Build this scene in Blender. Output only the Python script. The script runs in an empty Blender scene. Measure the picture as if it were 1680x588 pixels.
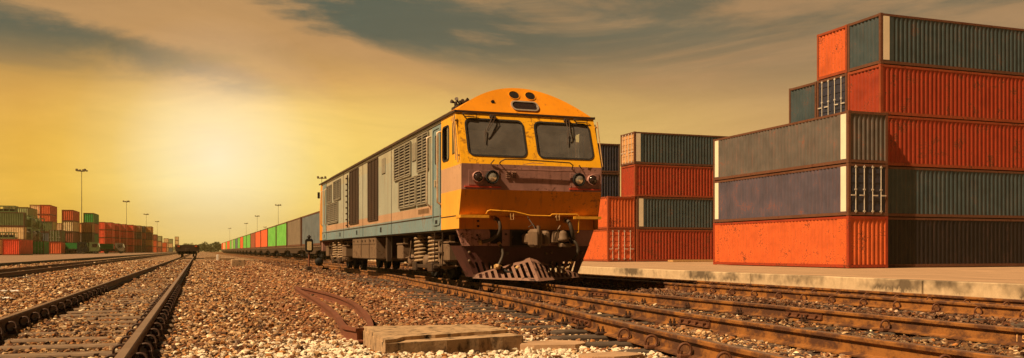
import bpy, math, random
import numpy as np
from mathutils import Vector
R = math.radians
random.seed(7); np.random.seed(7)
sc = bpy.context.scene
col = sc.collection

# ---------------------------------------------------------------- camera
CAMZ = .85
cam_d = bpy.data.cameras.new('camera'); cam = bpy.data.objects.new('camera', cam_d); col.objects.link(cam)
cam.location = (0, 0, CAMZ); cam.rotation_euler = (R(90), 0, -math.atan(515/1450))
cam_d.sensor_width = 36; cam_d.lens = 36*1450/1680; cam_d.shift_y = .0702
cam_d.clip_end = 6000; cam_d.clip_start = .05
sc.camera = cam

# ---------------------------------------------------------------- world
SUN = Vector((-.80, -.22, .95)).normalized()
EXPOSURE = 0.5
w = bpy.data.worlds.new('World'); sc.world = w; w.use_nodes = True
nt = w.node_tree; nt.nodes.clear()
class NB:
    """small node-building helper"""
    def __init__(s, t): s.t = t
    def n(s, typ, **kw):
        x = s.t.nodes.new(typ)
        for k, v in kw.items(): setattr(x, k, v)
        return x
    def set(s, sock, v):
        if hasattr(v, 'links') or isinstance(v, bpy.types.NodeSocket): s.t.links.new(v, sock)
        elif sock.type == 'VECTOR' and hasattr(v, '__len__'): sock.default_value = tuple(v)[:3]
        else: sock.default_value = v
    def math(s, op, a, b=0.0, c=0.0, clamp=False):
        x = s.n('ShaderNodeMath', operation=op, use_clamp=clamp)
        s.set(x.inputs[0], a); s.set(x.inputs[1], b); s.set(x.inputs[2], c)
        return x.outputs[0]
    def mix(s, f, a, b, mode='MIX'):
        x = s.n('ShaderNodeMix', data_type='RGBA', blend_type=mode)
        s.set(x.inputs[0], f); s.set(x.inputs[6], a); s.set(x.inputs[7], b)
        return x.outputs[2]
    def ramp(s, f, stops, interp='LINEAR'):
        x = s.n('ShaderNodeValToRGB'); e = x.color_ramp.elements; x.color_ramp.interpolation = interp
        while len(e) < len(stops): e.new(.5)
        for i, (p, c) in enumerate(stops):
            e[i].position = p; e[i].color = tuple(c) + (1,) if len(c) == 3 else c
        s.set(x.inputs[0], f); return x.outputs[0]
    def rng(s, v, a, b, c=0., d=1., smooth=False):
        x = s.n('ShaderNodeMapRange'); x.clamp = True
        if smooth: x.interpolation_type = 'SMOOTHSTEP'
        s.set(x.inputs[0], v)
        for i, q in enumerate((a, b, c, d)): s.set(x.inputs[i+1], q)
        return x.outputs[0]
    def noise(s, vec, scale, detail=4, rough=.55, dist=0.):
        x = s.n('ShaderNodeTexNoise')
        s.set(x.inputs['Vector'], vec); x.inputs['Scale'].default_value = scale
        x.inputs['Detail'].default_value = detail; x.inputs['Roughness'].default_value = rough
        x.inputs['Distortion'].default_value = dist
        return x.outputs[0]
    def mapping(s, vec, scale=(1, 1, 1), loc=(0, 0, 0), rot=(0, 0, 0)):
        x = s.n('ShaderNodeMapping'); s.set(x.inputs[0], vec)
        x.inputs['Location'].default_value = loc; x.inputs['Rotation'].default_value = rot
        x.inputs['Scale'].default_value = scale
        return x.outputs[0]
b = NB(nt)
tc = b.n('ShaderNodeTexCoord').outputs['Generated']
sep = b.n('ShaderNodeSeparateXYZ'); nt.links.new(tc, sep.inputs[0])
Z = sep.outputs[2]
G = Vector((.02, .9945, .098)).normalized()
dot = b.n('ShaderNodeVectorMath', operation='DOT_PRODUCT'); nt.links.new(tc, dot.inputs[0]); dot.inputs[1].default_value = G
dotv = dot.outputs['Value']
ang = b.math('ARCCOSINE', b.math('MINIMUM', dotv, .99999))                 # radians from the glow
g = b.rng(ang, .06, .62, 1, 0, smooth=False)
def SR(*c): return tuple((((v/255+.055)/1.055)**2.4 if v > 10 else v/255/12.92)/1.04 for v in c)
zpos = b.rng(Z, -.02, .42)
far_side = b.ramp(zpos, [(0, SR(226, 180, 110)), (.22, SR(216, 168, 104)), (.375, SR(198, 156, 99)), (.5, SR(172, 138, 95)), (.67, SR(138, 114, 84)), (.85, SR(70, 66, 56)), (1, SR(48, 48, 45))])
near_side = b.ramp(zpos, [(0, SR(246, 202, 96)), (.22, SR(254, 220, 110)), (.375, SR(249, 208, 108)), (.47, SR(224, 172, 95)), (.56, SR(188, 145, 88)), (.67, SR(130, 110, 80)), (.8, SR(75, 78, 66)), (1, SR(42, 50, 50))])
left_side = b.ramp(zpos, [(0, SR(246, 182, 56)), (.17, SR(247, 194, 58)), (.30, SR(242, 186, 62)), (.40, SR(224, 168, 72)), (.5, SR(190, 148, 82)), (.60, SR(120, 114, 82)), (.70, SR(62, 80, 73)), (1, SR(38, 50, 50))])
near_side = b.mix(b.rng(sep.outputs[0], -.03, -.16), near_side, left_side)
base = b.mix(g, far_side, near_side)
# high streaked cloud laid on a plane overhead
cv = b.mapping(tc, scale=(2.6, .6, 9.5), rot=(0, R(-16), 0), loc=(1.3, .4, .75))
n1 = b.noise(cv, 1.0, 9, .64, 1.1)
n2 = b.noise(b.mapping(tc, scale=(4.5, 1, 20), rot=(0, R(-10), 0), loc=(3.2, 1, 0)), 1.0, 8, .68, .8)
bandd = b.math('ABSOLUTE', b.math('SUBTRACT', b.math('ADD', Z, b.math('MULTIPLY', sep.outputs[0], .25)), .236))
band = b.math('SUBTRACT', b.math('MULTIPLY', b.math('MULTIPLY', b.rng(bandd, .055, .01, smooth=True), b.rng(sep.outputs[0], .40, .2)), .34), b.rng(sep.outputs[0], .45, .1, 0, .09))
cl = b.rng(b.math('ADD', n1, band), .38, .62, smooth=True)
hi = b.rng(b.math('ADD', Z, b.math('MULTIPLY', b.math('SUBTRACT', n1, .5), .14)), .155, .222, smooth=True)
nish = b.n('ShaderNodeTexSky', sky_type='NISHITA'); nish.sun_disc = False
nish.sun_elevation = math.asin(SUN.z); nish.sun_rotation = math.atan2(SUN.x, SUN.y)
nish.air_density = 1.6; nish.dust_density = 3
cloudcol = b.mix(g, SR(166, 131, 92)+(1,), SR(196, 150, 96)+(1,))
darkcol = b.mix(g, SR(112, 104, 82)+(1,), SR(66, 88, 80)+(1,))
upper = b.mix(b.math('MULTIPLY', cl, 1), darkcol, cloudcol)
sky = b.mix(b.math('MULTIPLY', b.math('MULTIPLY', hi, b.rng(Z, .5, .34)), .92), base, upper)
wisp = b.math('MULTIPLY', b.math('SUBTRACT', n2, .48), .46)
sky = b.mix(b.rng(Z, .0, .08), sky, b.mix(1, sky, b.n('ShaderNodeCombineColor').outputs[0], 'ADD'))
wc = b.math('ADD', 1.0, wisp)
mul = b.n('ShaderNodeVectorMath', operation='SCALE'); nt.links.new(sky, mul.inputs[0]); nt.links.new(wc, mul.inputs['Scale'])
core = b.ramp(b.rng(ang, 0, .15), [(0, (.14, .24, .42)), (.35, (.08, .15, .24)), (.7, (.02, .04, .05)), (1, (0, 0, 0))])
ad = b.mix(1.0, mul.outputs[0], core, 'ADD')
back = b.rng(sep.outputs[1], .45, -.25, 1, .22, smooth=True)          # added dimming of the unseen sky behind the viewer, cuts fill light
sc2 = b.n('ShaderNodeVectorMath', operation='SCALE'); nt.links.new(ad, sc2.inputs[0]); nt.links.new(back, sc2.inputs['Scale'])
bg = b.n('ShaderNodeBackground'); nt.links.new(sc2.outputs[0], bg.inputs[0]); bg.inputs[1].default_value = .74
bg2 = b.n('ShaderNodeBackground'); nt.links.new(nish.outputs[0], bg2.inputs[0]); bg2.inputs[1].default_value = .0008
adds = b.n('ShaderNodeAddShader'); nt.links.new(bg.outputs[0], adds.inputs[0]); nt.links.new(bg2.outputs[0], adds.inputs[1])
out = b.n('ShaderNodeOutputWorld'); nt.links.new(adds.outputs[0], out.inputs[0])

# ---------------------------------------------------------------- sun
sl = bpy.data.lights.new('sun', 'SUN'); sl.energy = 5.0; sl.angle = R(.6); sl.color = (1, .68, .38)
so = bpy.data.objects.new('sun', sl); col.objects.link(so)
so.rotation_euler = (-SUN).to_track_quat('-Z', 'Y').to_euler(); so.location = (-40, -20, 50)
sc.view_settings.view_transform = 'Standard'; sc.view_settings.look = 'None'
sc.view_settings.exposure = EXPOSURE; sc.view_settings.gamma = 1
sc.view_settings.use_curve_mapping = False
sc.render.engine = 'CYCLES'

# ---------------------------------------------------------------- materials
def new_mat(name):
    m = bpy.data.materials.new(name); m.use_nodes = True; m.node_tree.nodes.clear()
    b = NB(m.node_tree)
    p = b.n('ShaderNodeBsdfPrincipled'); o = b.n('ShaderNodeOutputMaterial')
    m.node_tree.links.new(p.outputs[0], o.inputs[0])
    tc = b.n('ShaderNodeTexCoord').outputs['Object']
    return m, b, p, tc
def vec_rand(b, tc, amt=40.):
    oi = b.n('ShaderNodeObjectInfo').outputs['Random']
    c = b.n('ShaderNodeCombineXYZ')
    for i, k in enumerate((1, .7, .3)): b.set(c.inputs[i], b.math('MULTIPLY', oi, amt*k))
    v = b.n('ShaderNodeVectorMath', operation='ADD'); b.set(v.inputs[0], tc); b.set(v.inputs[1], c.outputs[0])
    return v.outputs[0], oi
def bump(b, p, h, strength=.3, dist=.01):
    x = b.n('ShaderNodeBump'); b.set(x.inputs['Height'], h)
    x.inputs['Strength'].default_value = strength; x.inputs['Distance'].default_value = dist
    b.t.links.new(x.outputs[0], p.inputs['Normal'])
RUST = (.12, .042, .014, 1)
def c4(c): return tuple(c) + (1,) if len(c) == 3 else tuple(c)
def paint(name, base, rust=RUST, amount=.35, rough=.55, streak=.5, spec=.35, bands=None, fade=.25, scale=1.0, metallic=0.):
    """weathered paint: faded patches, run-down streaks, chipped rust. bands = [(z, colour)] bottom to top."""
    m, b, p, tc = new_mat(name)
    v, oi = vec_rand(b, tc)
    big = b.noise(v, 1.1*scale, 5, .6)
    fine = b.noise(v, 14*scale, 6, .7)
    st = b.noise(b.mapping(v, scale=(5, 5, .35)), 2.2*scale, 5, .65)
    if bands:
        z = b.n('ShaderNodeSeparateXYZ'); b.set(z.inputs[0], tc)
        zz = b.math('ADD', z.outputs[2], b.math('MULTIPLY', b.math('SUBTRACT', fine, .5), .03))
        c = c4(bands[0][1])
        for (zb, cb) in bands[1:]: c = b.mix(b.rng(zz, zb-.008, zb+.008), c, c4(cb))
        basec = c
    else: basec = c4(base)
    br = b.rng(big, .3, .7, 1-fade, 1+fade)
    sc_ = b.n('ShaderNodeVectorMath', operation='SCALE'); b.set(sc_.inputs[0], basec); b.set(sc_.inputs['Scale'], br)
    c1 = sc_.outputs[0]
    dirt = b.rng(st, .5, .78, 0, streak, smooth=True)
    c2 = b.mix(dirt, c1, (rust[0]*1.3, rust[1]*1.5, rust[2]*1.8, 1))
    chip = b.rng(b.math('ADD', b.math('MULTIPLY', fine, .6), b.math('MULTIPLY', big, .5)), .66-.12*amount, .70-.08*amount)
    c3 = b.mix(b.math('MULTIPLY', chip, min(1, amount*2.0)), c2, c4(rust))
    b.set(p.inputs['Base Color'], c3)
    b.set(p.inputs['Roughness'], b.math('ADD', rough-.1, b.math('MULTIPLY', fine, .25)))
    p.inputs['Specular IOR Level'].default_value = spec; p.inputs['Metallic'].default_value = metallic
    bump(b, p, fine, .25, .004)
    return m
def simple(name, base, rough=.6, metallic=0., var=.3, scale=6., bmp=.2, spec=.4):
    m, b, p, tc = new_mat(name)
    n = b.noise(tc, scale, 5, .65)
    s_ = b.n('ShaderNodeVectorMath', operation='SCALE'); b.set(s_.inputs[0], c4(base)); b.set(s_.inputs['Scale'], b.rng(n, .3, .7, 1-var, 1+var))
    b.set(p.inputs['Base Color'], s_.outputs[0]); p.inputs['Roughness'].default_value = rough
    p.inputs['Metallic'].default_value = metallic; p.inputs['Specular IOR Level'].default_value = spec
    if bmp: bump(b, p, n, bmp, .01)
    return m
M = {}
M['orange'] = paint('orange paint', (.57, .112, .026), (.16, .04, .015, 1), .55, .5, .35)
M['orange2'] = paint('deep orange paint', (.31, .038, .012), (.10, .03, .012, 1), .6, .5, .4)
M['teal'] = paint('grey teal paint', (.042, .068, .078), (.13, .05, .02, 1), .3, .5, .35)
M['steelgrey'] = paint('faded blue grey paint', (.105, .098, .09), (.22, .07, .035, 1), .35, .55, .35)
M['greyviolet'] = paint('faded violet grey paint', (.075, .068, .098), (.22, .07, .035, 1), .35, .55, .35)
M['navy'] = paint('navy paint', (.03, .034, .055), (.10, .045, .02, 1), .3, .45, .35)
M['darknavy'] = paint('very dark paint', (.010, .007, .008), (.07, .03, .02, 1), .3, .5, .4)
M['white'] = paint('off white panel', (.78, .72, .55), (.35, .2, .08, 1), .15, .5, .12, fade=.08)
M['red'] = paint('red paint', (0.900, 0.112, 0.053), (.14, .03, .015, 1), .25, .5, .3)
M['brick'] = paint('brick red paint', (0.720, 0.135, 0.045), (.12, .03, .015, 1), .3, .55, .3)
M['brown'] = paint('red brown paint', (0.300, 0.090, 0.045), (.1, .03, .015, 1), .3, .55, .3)
M['green'] = paint('green paint', (0.030, 0.300, 0.060), (.1, .04, .015, 1), .2, .5, .25)
M['limegreen'] = paint('bright green paint', (0.149, 0.483, 0.081), (.1, .06, .015, 1), .15, .5, .2)
M['darkgreen'] = paint('dark olive green paint', (0.135, 0.180, 0.068), (.1, .04, .015, 1), .25, .55, .3)
M['palegreen'] = paint('pale green paint', (0.390, 0.450, 0.210), (.12, .06, .03, 1), .3, .55, .4)
M['cream'] = paint('cream paint', (0.900, 0.675, 0.360), (.2, .1, .04, 1), .2, .55, .3)
M['tan'] = paint('tan paint', (0.600, 0.330, 0.135), (.15, .06, .03, 1), .25, .55, .3)
M['grey'] = paint('grey paint', (.19, .15, .10), (.15, .07, .04, 1), .25, .55, .3)
M['bluegrey'] = paint('blue grey paint', (.12, .15, .16), (.15, .07, .04, 1), .25, .55, .3)
M['yellowc'] = paint('ochre paint', (0.900, 0.450, 0.060), (.2, .08, .03, 1), .2, .5, .25)
M['bar'] = simple('galvanised bar', (.6, .55, .46), .5, .2, .25, 20)
M['frame_orange'] = paint('rusty orange frame', (.30, .06, .02), (.1, .03, .012, 1), .6, .6, .5)
M['frame_dark'] = paint('rusty brown frame', (.13, .055, .03), (.09, .03, .012, 1), .7, .65, .5)
M['black'] = simple('black grime', (.008, .007, .006), .75, 0, .4, 8)
M['under'] = paint('oily brown metal', (.05, .03, .018), (.08, .035, .015, 1), .5, .6, .5)
M['underlight'] = paint('dusty brown metal', (.17, .11, .065), (.08, .04, .02, 1), .5, .65, .5)
M['spring'] = paint('dusty spring steel', (.34, .24, .14), (.1, .04, .02, 1), .45, .6, .3)
M['rubber'] = simple('rubber', (.02, .018, .016), .7, 0, .4, 10)
M['hose'] = simple('dusty hose', (.06, .045, .03), .6, 0, .3, 25)
M['yellow'] = paint('weathered yellow paint', (.82, .41, .012), (.16, .06, .02, 1), .32, .38, .45, .5, fade=.16)
M['yellow_low'] = paint('dirty yellow paint', (.72, .26, .008), (.12, .045, .02, 1), .3, .45, .5, fade=.15)
M['forehead'] = paint('orange roof paint', (.72, .265, .006), (.10, .03, .012, 1), .25, .5, .22, fade=.12)
M['cabside'] = paint('cab side paint', None, (.16, .06, .02, 1), .3, .42, .4, .45,
                     bands=[(0, (.84, .42, .05)), (1.8, (.56, .34, .20)), (2.27, (.84, .42, .02))], fade=.12)
M['purple'] = paint('faded maroon paint', (.38, .20, .17), (.08, .03, .015, 1), .5, .5, .7, fade=.35)
M['maroon'] = paint('maroon plate paint', (.10, .038, .032), (.03, .015, .01, 1), .5, .5, .6, fade=.3)
M['plow'] = paint('dusty pink plough paint', (.24, .13, .09), (.04, .02, .015, 1), .6, .6, .4, fade=.2)
M['body'] = paint('locomotive side paint', None, (.20, .085, .03, 1), .3, .5, .55, .4,
                  bands=[(0, (.16, .26, .29)), (1.345, (.20, .27, .27)), (1.40, (.46, .29, .18)), (1.60, (.35, .375, .30)), (2.9, (.38, .37, .26))], fade=.16, scale=.8)
M['door_blue'] = paint('blue door paint', (.18, .27, .28), (.2, .085, .03, 1), .25, .45, .4)
M['roof'] = paint('brown roof paint', (.30, .19, .10), (.10, .04, .02, 1), .4, .65, .5)
M['louver'] = paint('grimy louvre paint', (.24, .22, .16), (.10, .05, .025, 1), .4, .6, .5)
M['intake'] = simple('dark intake grille', (.05, .028, .018), .7, 0, .4, 10)
M['lip'] = simple('bare edge', (.45, .27, .1), .6, 0, .3, 10)
M['redline'] = simple('red lacquer', (.55, .06, .03), .5, 0, .2, 10)
M['lens'] = simple('headlight lens', (.75, .7, .6), .08, .7, .15, 30, 0, .8)
M['darklens'] = simple('dark lens', (.03, .018, .015), .06, 0, .2, 30, 0, .9)
M['chrome'] = simple('dull bezel', (.5, .42, .33), .35, .5, .2, 20)
M['seat'] = simple('interior grey', (.16, .13, .10), .8, 0, .2, 8)
M['interior'] = simple('cab lining', (.30, .25, .19), .8, 0, .2, 4)
M['handrail'] = simple('worn handrail', (.52, .42, .3), .45, .3, .25, 20)
M['yellowrail'] = simple('yellow handrail', (.75, .36, .03), .4, 0, .2, 20)
M['litter'] = simple('white litter', (.85, .82, .75), .6, 0, .1, 20)
M['lampglass'] = simple('frosted lamp glass', (.75, .62, .35), .35, 0, .15, 20)
M['chalk'] = simple('chalk paint', (.75, .42, .16), .8, 0, .3, 60)
M['mast'] = simple('mast steel', (.16, .13, .08), .6, .2, .2, 2)
# glass
def glass(name, tint, refl=.5, opacity=.4, body=(.02, .018, .015)):
    m, b, p, tc = new_mat(name); m.node_tree.nodes.remove(p)
    o = [n for n in m.node_tree.nodes if n.type == 'OUTPUT_MATERIAL'][0]
    tr = b.n('ShaderNodeBsdfTransparent'); tr.inputs[0].default_value = c4(tint)
    gl = b.n('ShaderNodeBsdfGlossy'); gl.inputs['Roughness'].default_value = .04; gl.inputs[0].default_value = (1, 1, 1, 1)
    df = b.n('ShaderNodeBsdfDiffuse'); df.inputs[0].default_value = (.36, .34, .31, 1)
    fr = b.n('ShaderNodeFresnel'); fr.inputs[0].default_value = 1.5
    dirt = b.rng(b.noise(tc, 3, 5, .6), .3, .8, .20, .40)
    m1 = b.n('ShaderNodeMixShader'); b.set(m1.inputs[0], dirt); b.set(m1.inputs[1], tr.outputs[0]); b.set(m1.inputs[2], df.outputs[0])
    m2 = b.n('ShaderNodeMixShader'); b.set(m2.inputs[0], fr.outputs[0]); b.set(m2.inputs[1], m1.outputs[0]); b.set(m2.inputs[2], gl.outputs[0])
    b.set(o.inputs[0], m2.outputs[0])
    return m
M['glass'] = glass('windscreen glass', (.8, .77, .7))
# rail steel: rust web, worn head
def rail_mat(name, web, web2, head):
    m, b, p, tc = new_mat(name)
    geo = b.n('ShaderNodeNewGeometry')
    sp = b.n('ShaderNodeSeparateXYZ'); b.set(sp.inputs[0], geo.outputs['Normal'])
    po = b.n('ShaderNodeSeparateXYZ'); b.set(po.inputs[0], geo.outputs['Position'])
    top = b.math('MULTIPLY', b.rng(sp.outputs[2], .75, .95), b.rng(po.outputs[2], .185, .19))
    n = b.noise(b.mapping(geo.outputs['Position'], scale=(1, 1, 1.5)), 3.2, 6, .7)
    f = b.noise(geo.outputs['Position'], 45, 4, .7)
    c = b.mix(b.rng(n, .42, .60, smooth=True), c4(web), c4(web2))
    c = b.mix(b.rng(f, .5, .75, 0, .5), c, (.05, .02, .008, 1))
    h = b.mix(b.rng(n, .3, .7), c4(head), (head[0]*.7, head[1]*.62, head[2]*.55, 1))
    b.set(p.inputs['Base Color'], b.mix(top, c, h))
    b.set(p.inputs['Metallic'], b.math('MULTIPLY', top, .55))
    b.set(p.inputs['Roughness'], b.math('SUBTRACT', .72, b.math('MULTIPLY', top, .3)))
    bump(b, p, f, .3, .003)
    return m
M['rail'] = rail_mat('rusty rail steel', (.085, .032, .012), (.30, .12, .022), (.42, .27, .18))
M['rail_brown'] = rail_mat('dark brown rail steel', (.085, .035, .016), (.13, .052, .02), (.40, .25, .17))
M['bentrail'] = paint('oxide red rail', (.17, .06, .032), (.12, .04, .02, 1), .5, .7, .4)
M['clip'] = simple('clip steel', (.06, .03, .018), .6, .2, .4, 20)
M['cliprust'] = simple('rusty clip', (.14, .055, .025), .65, .1, .4, 20)
M['sleeper'] = simple('dusty sleeper', (.20, .135, .085), .85, 0, .45, 9, .5)
M['timber'] = simple('old timber', (.085, .062, .045), .85, 0, .5, 9, .6)
def concrete(name, c, stain, amt=.6, sc=2.5):
    m, b, p, tc = new_mat(name)
    geo = b.n('ShaderNodeNewGeometry').outputs['Position']
    n = b.noise(geo, sc, 7, .65); f = b.noise(geo, 30, 5, .7)
    st = b.noise(b.mapping(geo, scale=(1, 1, .6)), sc*2.2, 6, .7)
    k = b.mix(b.rng(n, .3, .7), (c[0]*.8, c[1]*.78, c[2]*.75, 1), (c[0]*1.15, c[1]*1.13, c[2]*1.1, 1))
    k = b.mix(b.rng(st, .5, .66, 0, amt), k, c4(stain))
    k = b.mix(b.rng(f, .55, .8, 0, .35), k, c4(stain))
    b.set(p.inputs['Base Color'], k); p.inputs['Roughness'].default_value = .9
    bump(b, p, b.math('ADD', f, n), .5, .01)
    return m
M['concrete'] = concrete('old concrete', (.44, .30, .17), (.035, .025, .014), 1.0, 4.5)
M['paving'] = concrete('apron concrete', (.44, .285, .165), (.22, .135, .075), .55, .45)
M['pave2'] = concrete('yard paving', (.26, .165, .10), (.15, .09, .055), .5, .3)
def kerb_mat():
    """face of the platform: pale concrete, black mould band that hangs down from the top edge"""
    m, b, p, tc = new_mat('platform face')
    geo = b.n('ShaderNodeNewGeometry').outputs['Position']
    s_ = b.n('ShaderNodeSeparateXYZ'); b.set(s_.inputs[0], geo)
    n = b.noise(geo, 1.0, 4, .6); f = b.noise(b.mapping(geo, scale=(1, 1, .45)), 9, 7, .7)
    h = b.math('ADD', s_.outputs[2], b.math('MULTIPLY', b.math('SUBTRACT', f, .5), .45))
    band = b.math('MULTIPLY', b.rng(h, .17, .25), b.rng(n, .44, .58))
    c = b.mix(b.rng(f, .3, .7), (.50, .37, .22, 1), (.68, .52, .32, 1))
    c = b.mix(b.math('MULTIPLY', band, .85), c, (.06, .042, .025, 1))
    b.set(p.inputs['Base Color'], c); p.inputs['Roughness'].default_value = .9
    bump(b, p, f, .5, .02); return m
M['kerb'] = kerb_mat()
def ground_mat():
    m, b, p, tc = new_mat('ballast ground')
    geo = b.n('ShaderNodeNewGeometry').outputs['Position']
    vo = b.n('ShaderNodeTexVoronoi'); b.set(vo.inputs['Vector'], geo); vo.inputs['Scale'].default_value = 12
    hsv = b.n('ShaderNodeSeparateColor'); b.set(hsv.inputs[0], vo.outputs['Color'])
    c = b.ramp(hsv.outputs[0], [(0, (.025, .012, .006)), (.35, (.10, .05, .02)), (.6, (.24, .13, .06)), (.85, (.42, .27, .14)), (1, (.65, .48, .28))])
    big = b.noise(geo, .35, 5, .6)
    c = b.mix(b.rng(big, .35, .65, .0, .35), c, (.30, .15, .06, 1))
    b.set(p.inputs['Base Color'], c); p.inputs['Roughness'].default_value = .95
    bump(b, p, b.math('MULTIPLY', vo.outputs['Distance'], -1), .9, .05)
    return m
M['ground'] = ground_mat()
def stone_mat():
    m, b, p, tc = new_mat('crushed stone')
    at = b.n('ShaderNodeAttribute'); at.attribute_name = 'stonecol'
    f = b.noise(b.n('ShaderNodeNewGeometry').outputs['Position'], 60, 3, .7)
    s_ = b.n('ShaderNodeVectorMath', operation='SCALE'); b.set(s_.inputs[0], at.outputs['Color']); b.set(s_.inputs['Scale'], b.rng(f, .3, .7, .75, 1.25))
    b.set(p.inputs['Base Color'], s_.outputs[0]); p.inputs['Roughness'].default_value = .85
    p.inputs['Specular IOR Level'].default_value = .3
    bump(b, p, f, .4, .006)
    return m
M['stone'] = stone_mat()
M['leaf'] = simple('foliage', (.06, .07, .02), .8, 0, .5, .6, 0)
M['bark'] = simple('bark', (.1, .06, .035), .9, 0, .4, 2)

# ---------------------------------------------------------------- mesh helpers
class MB:
    def __init__(s): s.v = []; s.f = []; s.sm = []
    def add(s, vs, fs, smooth=False):
        o = len(s.v); s.v += [tuple(p) for p in vs]
        s.f += [tuple(i+o for i in q) for q in fs]; s.sm += [smooth]*len(fs); return s
    def box(s, x0, x1, y0, y1, z0, z1, bev=0.):
        x0, x1 = min(x0, x1), max(x0, x1); y0, y1 = min(y0, y1), max(y0, y1); z0, z1 = min(z0, z1), max(z0, z1)
        if bev <= 0:
            return s.add([(x0,y0,z0),(x1,y0,z0),(x1,y1,z0),(x0,y1,z0),(x0,y0,z1),(x1,y0,z1),(x1,y1,z1),(x0,y1,z1)],
                  [(0,3,2,1),(4,5,6,7),(0,1,5,4),(1,2,6,5),(2,3,7,6),(3,0,4,7)])
        e = bev                                        # chamfered box: octagonal rings
        def ring(z, k):
            a, c, d, q = x0+k, x1-k, y0+k, y1-k
            return [(a+e,d,z),(c-e,d,z),(c,d+e,z),(c,q-e,z),(c-e,q,z),(a+e,q,z),(a,q-e,z),(a,d+e,z)]
        vs = ring(z0, e*.7)+ring(z0+e, 0)+ring(z1-e, 0)+ring(z1, e*.7)
        fs = [tuple(range(7, -1, -1)), tuple(range(24, 32))]
        for r in range(3):
            for i in range(8): j = (i+1) % 8; fs.append((r*8+i, r*8+j, r*8+8+j, r*8+8+i))
        return s.add(vs, fs)
    def tube(s, pts, r, n=8, r1=None, caps=True):
        pts = [Vector(p) for p in pts]; N = len(pts); vs = []
        up = None
        for i, p in enumerate(pts):
            d = (pts[min(i+1, N-1)]-pts[max(i-1, 0)]).normalized()
            if up is None:
                up = d.orthogonal().normalized()
            else:
                up = (up-d*up.dot(d)); up = up.normalized() if up.length > 1e-6 else d.orthogonal().normalized()
            sd = d.cross(up); rr = r if r1 is None else r+(r1-r)*i/(N-1)
            for k in range(n):
                a = 2*math.pi*k/n; vs.append(p+(up*math.cos(a)+sd*math.sin(a))*rr)
        fs = [(i*n+k, i*n+(k+1) % n, (i+1)*n+(k+1) % n, (i+1)*n+k) for i in range(N-1) for k in range(n)]
        s.add(vs, fs, True)
        if caps: s.add(vs[:n], [tuple(range(n-1, -1, -1))]); s.add(vs[-n:], [tuple(range(n))])
        return s
    def cyl(s, c, axis, r, h, n=20, r1=None):
        c = Vector(c); ax = Vector(axis).normalized(); return s.tube([c, c+ax*h], r, n, r1)
    def lathe(s, c, prof, n=20, axis='Z'):
        """prof = [(radius, height)] along the axis"""
        vs = []
        for (r, h) in prof:
            for k in range(n):
                a = 2*math.pi*k/n; x, y = r*math.cos(a), r*math.sin(a)
                q = (x, y, h) if axis == 'Z' else ((x, h, y) if axis == 'Y' else (h, x, y))
                vs.append((c[0]+q[0], c[1]+q[1], c[2]+q[2]))
        m = len(prof)
        fs = [(i*n+k, i*n+(k+1) % n, (i+1)*n+(k+1) % n, (i+1)*n+k) for i in range(m-1) for k in range(n)]
        s.add(vs, fs, True); s.add(vs[:n], [tuple(range(n))]); s.add(vs[-n:], [tuple(range(n))])
        return s
    def prism(s, poly, axis, a, c):
        """poly = 2D points; extruded along axis from a to c. axis X -> (y,z), Y -> (x,z), Z -> (x,y)"""
        def P(p, t): return (t, p[0], p[1]) if axis == 'X' else ((p[0], t, p[1]) if axis == 'Y' else (p[0], p[1], t))
        n = len(poly); vs = [P(p, a) for p in poly]+[P(p, c) for p in poly]
        return s.add(vs, [tuple(range(n)), tuple(range(2*n-1, n-1, -1))]+[(i, (i+1) % n, n+(i+1) % n, n+i) for i in range(n)])
    def build(s, name, mat, parent=None, fixn=True):
        me = bpy.data.meshes.new(name); me.from_pydata(s.v, [], s.f)
        me.polygons.foreach_set('use_smooth', s.sm)
        if fixn:
            import bmesh
            bm = bmesh.new(); bm.from_mesh(me); bmesh.ops.recalc_face_normals(bm, faces=bm.faces); bm.to_mesh(me); bm.free()
        if mat: me.materials.append(M[mat] if isinstance(mat, str) else mat)
        o = bpy.data.objects.new(name, me); col.objects.link(o)
        if parent: o.parent = parent
        return o
def tag(o, label, cat, group=None):
    o['label'] = label; o['category'] = cat
    if group: o['group'] = group
    return o
def thing(name, label, cat, loc=(0, 0, 0), rz=0, group=None):
    o = bpy.data.objects.new(name, None); col.objects.link(o); o.location = loc; o.rotation_euler = (0, 0, rz)
    o.empty_display_size = .3
    return tag(o, label, cat, group)
def struct(o): o['kind'] = 'structure'; return o
KIDS = {}
def kids(o): return [c for c in bpy.data.objects if c.parent is o]
def copy_tree(o, parent=None, tree=None):
    tree = tree if tree is not None else snapshot(o)
    c = o.copy(); col.objects.link(c); c.parent = parent
    for (ch, sub) in tree: copy_tree(ch, c, sub)
    return c
def snapshot(o): return [(c, snapshot(c)) for c in o.children]

# ---------------------------------------------------------------- measured placement (camera geometry of the survey)
TH = math.atan(515/1450); CT, ST = math.cos(TH), math.sin(TH)
def at(px, d):                                   # X, Y of a point seen at column px, d metres deep
    u = (px-840)/1450*d; return u*CT+d*ST, d*CT-u*ST

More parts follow.
